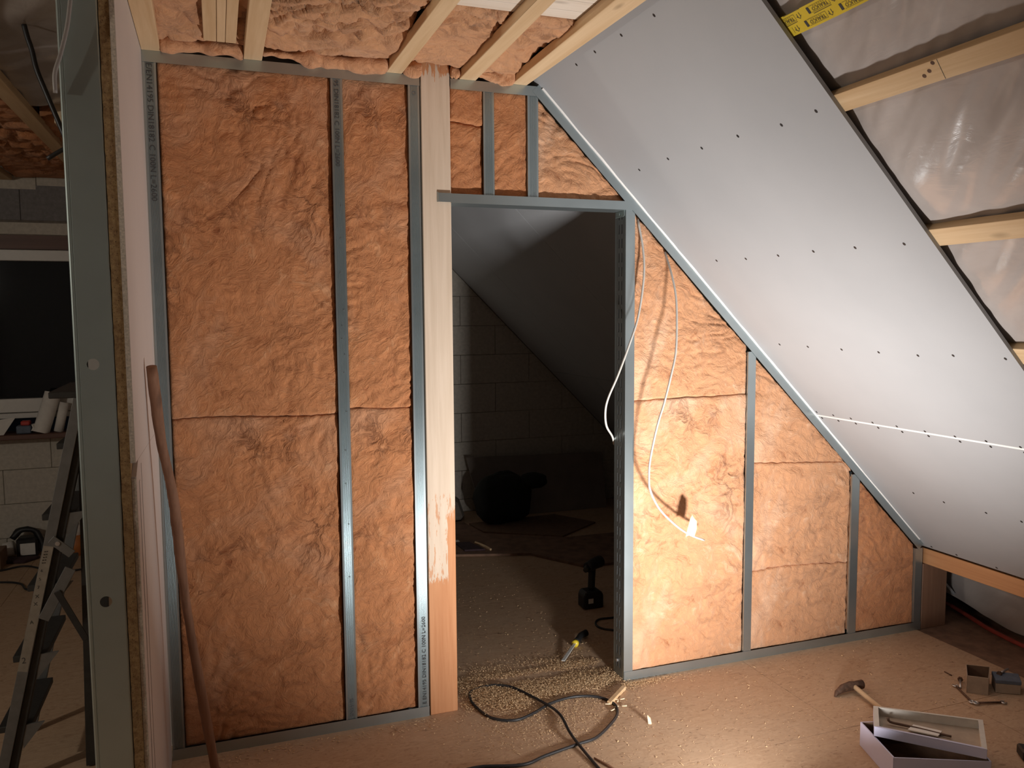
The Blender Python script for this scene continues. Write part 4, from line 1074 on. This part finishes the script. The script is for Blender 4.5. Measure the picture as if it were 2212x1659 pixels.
for k in range(5):
    p = sa + sd_ * (.385 + k * .010); text('lettering', 'IIII III', .006, (p.x - .010, LY - .0011, p.z), (1, 0, 0), (0, 0, 1), M['ink'], stk)
# cables by the end stud
tag(MB().tube([(-.089, -.875, 2.45), (-.0949, -.875, 2.40), (-.105, -.872, 2.34), (-.1225, -.870, 2.275), (-.137, -.868, 2.23), (-.139, -.862, 2.185)], .0052, 8, 5).build('grey_cable', M['grey_cable'], None, True), 'grey cable hanging over the face of the metal end stud', 'cable')
tag(MB().tube([(-.35, 0, 2.60), (-.3417, 0, 2.56), (-.331, 0, 2.52), (-.3203, 0, 2.46), (-.2956, 0, 2.385), (-.2656, 0, 2.2986), (-.235, 0, 2.21)], .0085, 8, 5).build('black_hose', M['black_cable'], None, True), 'thick black cable dropping from the ceiling behind the metal end stud', 'cable')
tag(MB().tube([(-.3035, 0, 2.170), (-.2678, 0, 2.195), (-.22, 0, 2.225)], .0075, 8, 3).build('cable_stub', M['black_cable'], None, True), 'short black cable stub poking out beside the metal end stud', 'cable')
# on the window sill
rl = empty('paper_roll', (-.90, 3.19, .85), 'rolled white paper standing on the window sill', 'paper roll')
MB().tube([(-.945, 3.17, .852), (-.865, 3.22, 1.118)], .052, 18, 1, caps=False).build('roll', M['paper'], rl, True)
MB().tube([(-.84, 3.19, .852), (-.795, 3.20, 1.05)], .030, 12, 1).build('loose_end', M['paper'], rl, True)
tag(MB().prism([(-1.215, 3.14, .851), (-1.16, 3.14, .851), (-1.09, 3.17, .965), (-1.20, 3.17, .950)], (0, .004, 0)).build('paper_sheet', M['paper'], None), 'torn white sheet leaning on the window sill at the left edge', 'paper')
cs_ = empty('tool_case', (-1.03, 3.2, .85), 'grey case with a red lid on the window sill', 'case')
MB().box((-1.090, 3.16, .851), (-1.000, 3.25, .905)).build('body', M['blue_card'], cs_, bevel=.006); MB().box((-1.065, 3.175, .905), (-1.010, 3.235, .935)).build('lid', M['red'], cs_, bevel=.006)
tag(MB().tube([(-.985, 3.15, .868), (-.982, 3.155, .890), (-.985, 3.15, .915)], .014, 8, 3, wob=.9, seed=6).build('crumpled_paper', M['paper'], None), 'crumpled pale paper ball on the window sill', 'paper')
# on the floor by the gable
ct = empty('tool_charger', (-1.06, 3.18, 0), 'black charger with a white label on the floor by the gable', 'charger')
MB().box((-1.125, 3.13, .001), (-.995, 3.24, .135)).build('body', M['black'], ct, bevel=.012)
MB().box((-1.100, 3.127, .02), (-1.010, 3.1295, .100)).build('label_plate', M['paper'], ct)
MB().tube([(-1.15, 3.17, .13), (-1.10, 3.18, .185), (-1.02, 3.18, .175), (-.975, 3.17, .10), (-.97, 3.16, .03)], .020, 8, 4, wob=.6).build('strap', M['black'], ct, True)
tag(MB().prism([(-1.22, 3.02, .001), (-1.05, 2.98, .001), (-.97, 3.08, .001), (-1.10, 3.10, .001), (-1.20, 3.10, .001)], (0, 0, .022)).build('work_glove', M['maroon'], None, bevel=.006), 'dark maroon glove on the floor in front of the charger', 'glove')
tag(MB().tube([(-1.21, 3.2, .05), (-1.15, 3.2, .06)], .05, 14, 1).build('foam_roll', M['paper'], None, True), 'small pale roll lying on the floor left of the charger', 'roll')
tag(MB().box((-1.34, 2.86, .001), (-1.16, 3.05, .12)).build('brown_carton', M['card_dark'], None, bevel=.003), 'brown carton at the left picture edge', 'box')
og = empty('orange_canister', (-.72, 3.1, 0), 'orange canister with white cap behind the stepladder', 'canister')
MB().tube([(-.75, 3.1, .001), (-.75, 3.1, .14)], .055, 14, 1).build('body', M['orange'], og, True); MB().tube([(-.75, 3.1, .141), (-.75, 3.1, .21)], .040, 14, 1, taper=lambda t: 1 - .3 * t).build('cap', M['paper'], og, True)
tag(MB().tube([(-1.4, 2.75, .006), (-1.162, 2.842, .006), (-1.05, 2.90, .006), (-.95, 2.833, .006), (-.80, 2.62, .006)], .0065, 8, 6).build('power_cable', M['black_cable'], None, True), 'black cable on the left room floor, the one nearer the gable', 'cable')
tag(MB().tube([(-1.4, 2.62, .006), (-1.105, 2.575, .006), (-.98, 2.50, .006), (-.90, 2.36, .006), (-.757, 2.636, .008), (-.6, 2.70, .006)], .0065, 8, 6).build('power_cable', M['black_cable'], None, True), 'black cable on the left room floor, the one nearer the ladder', 'cable')
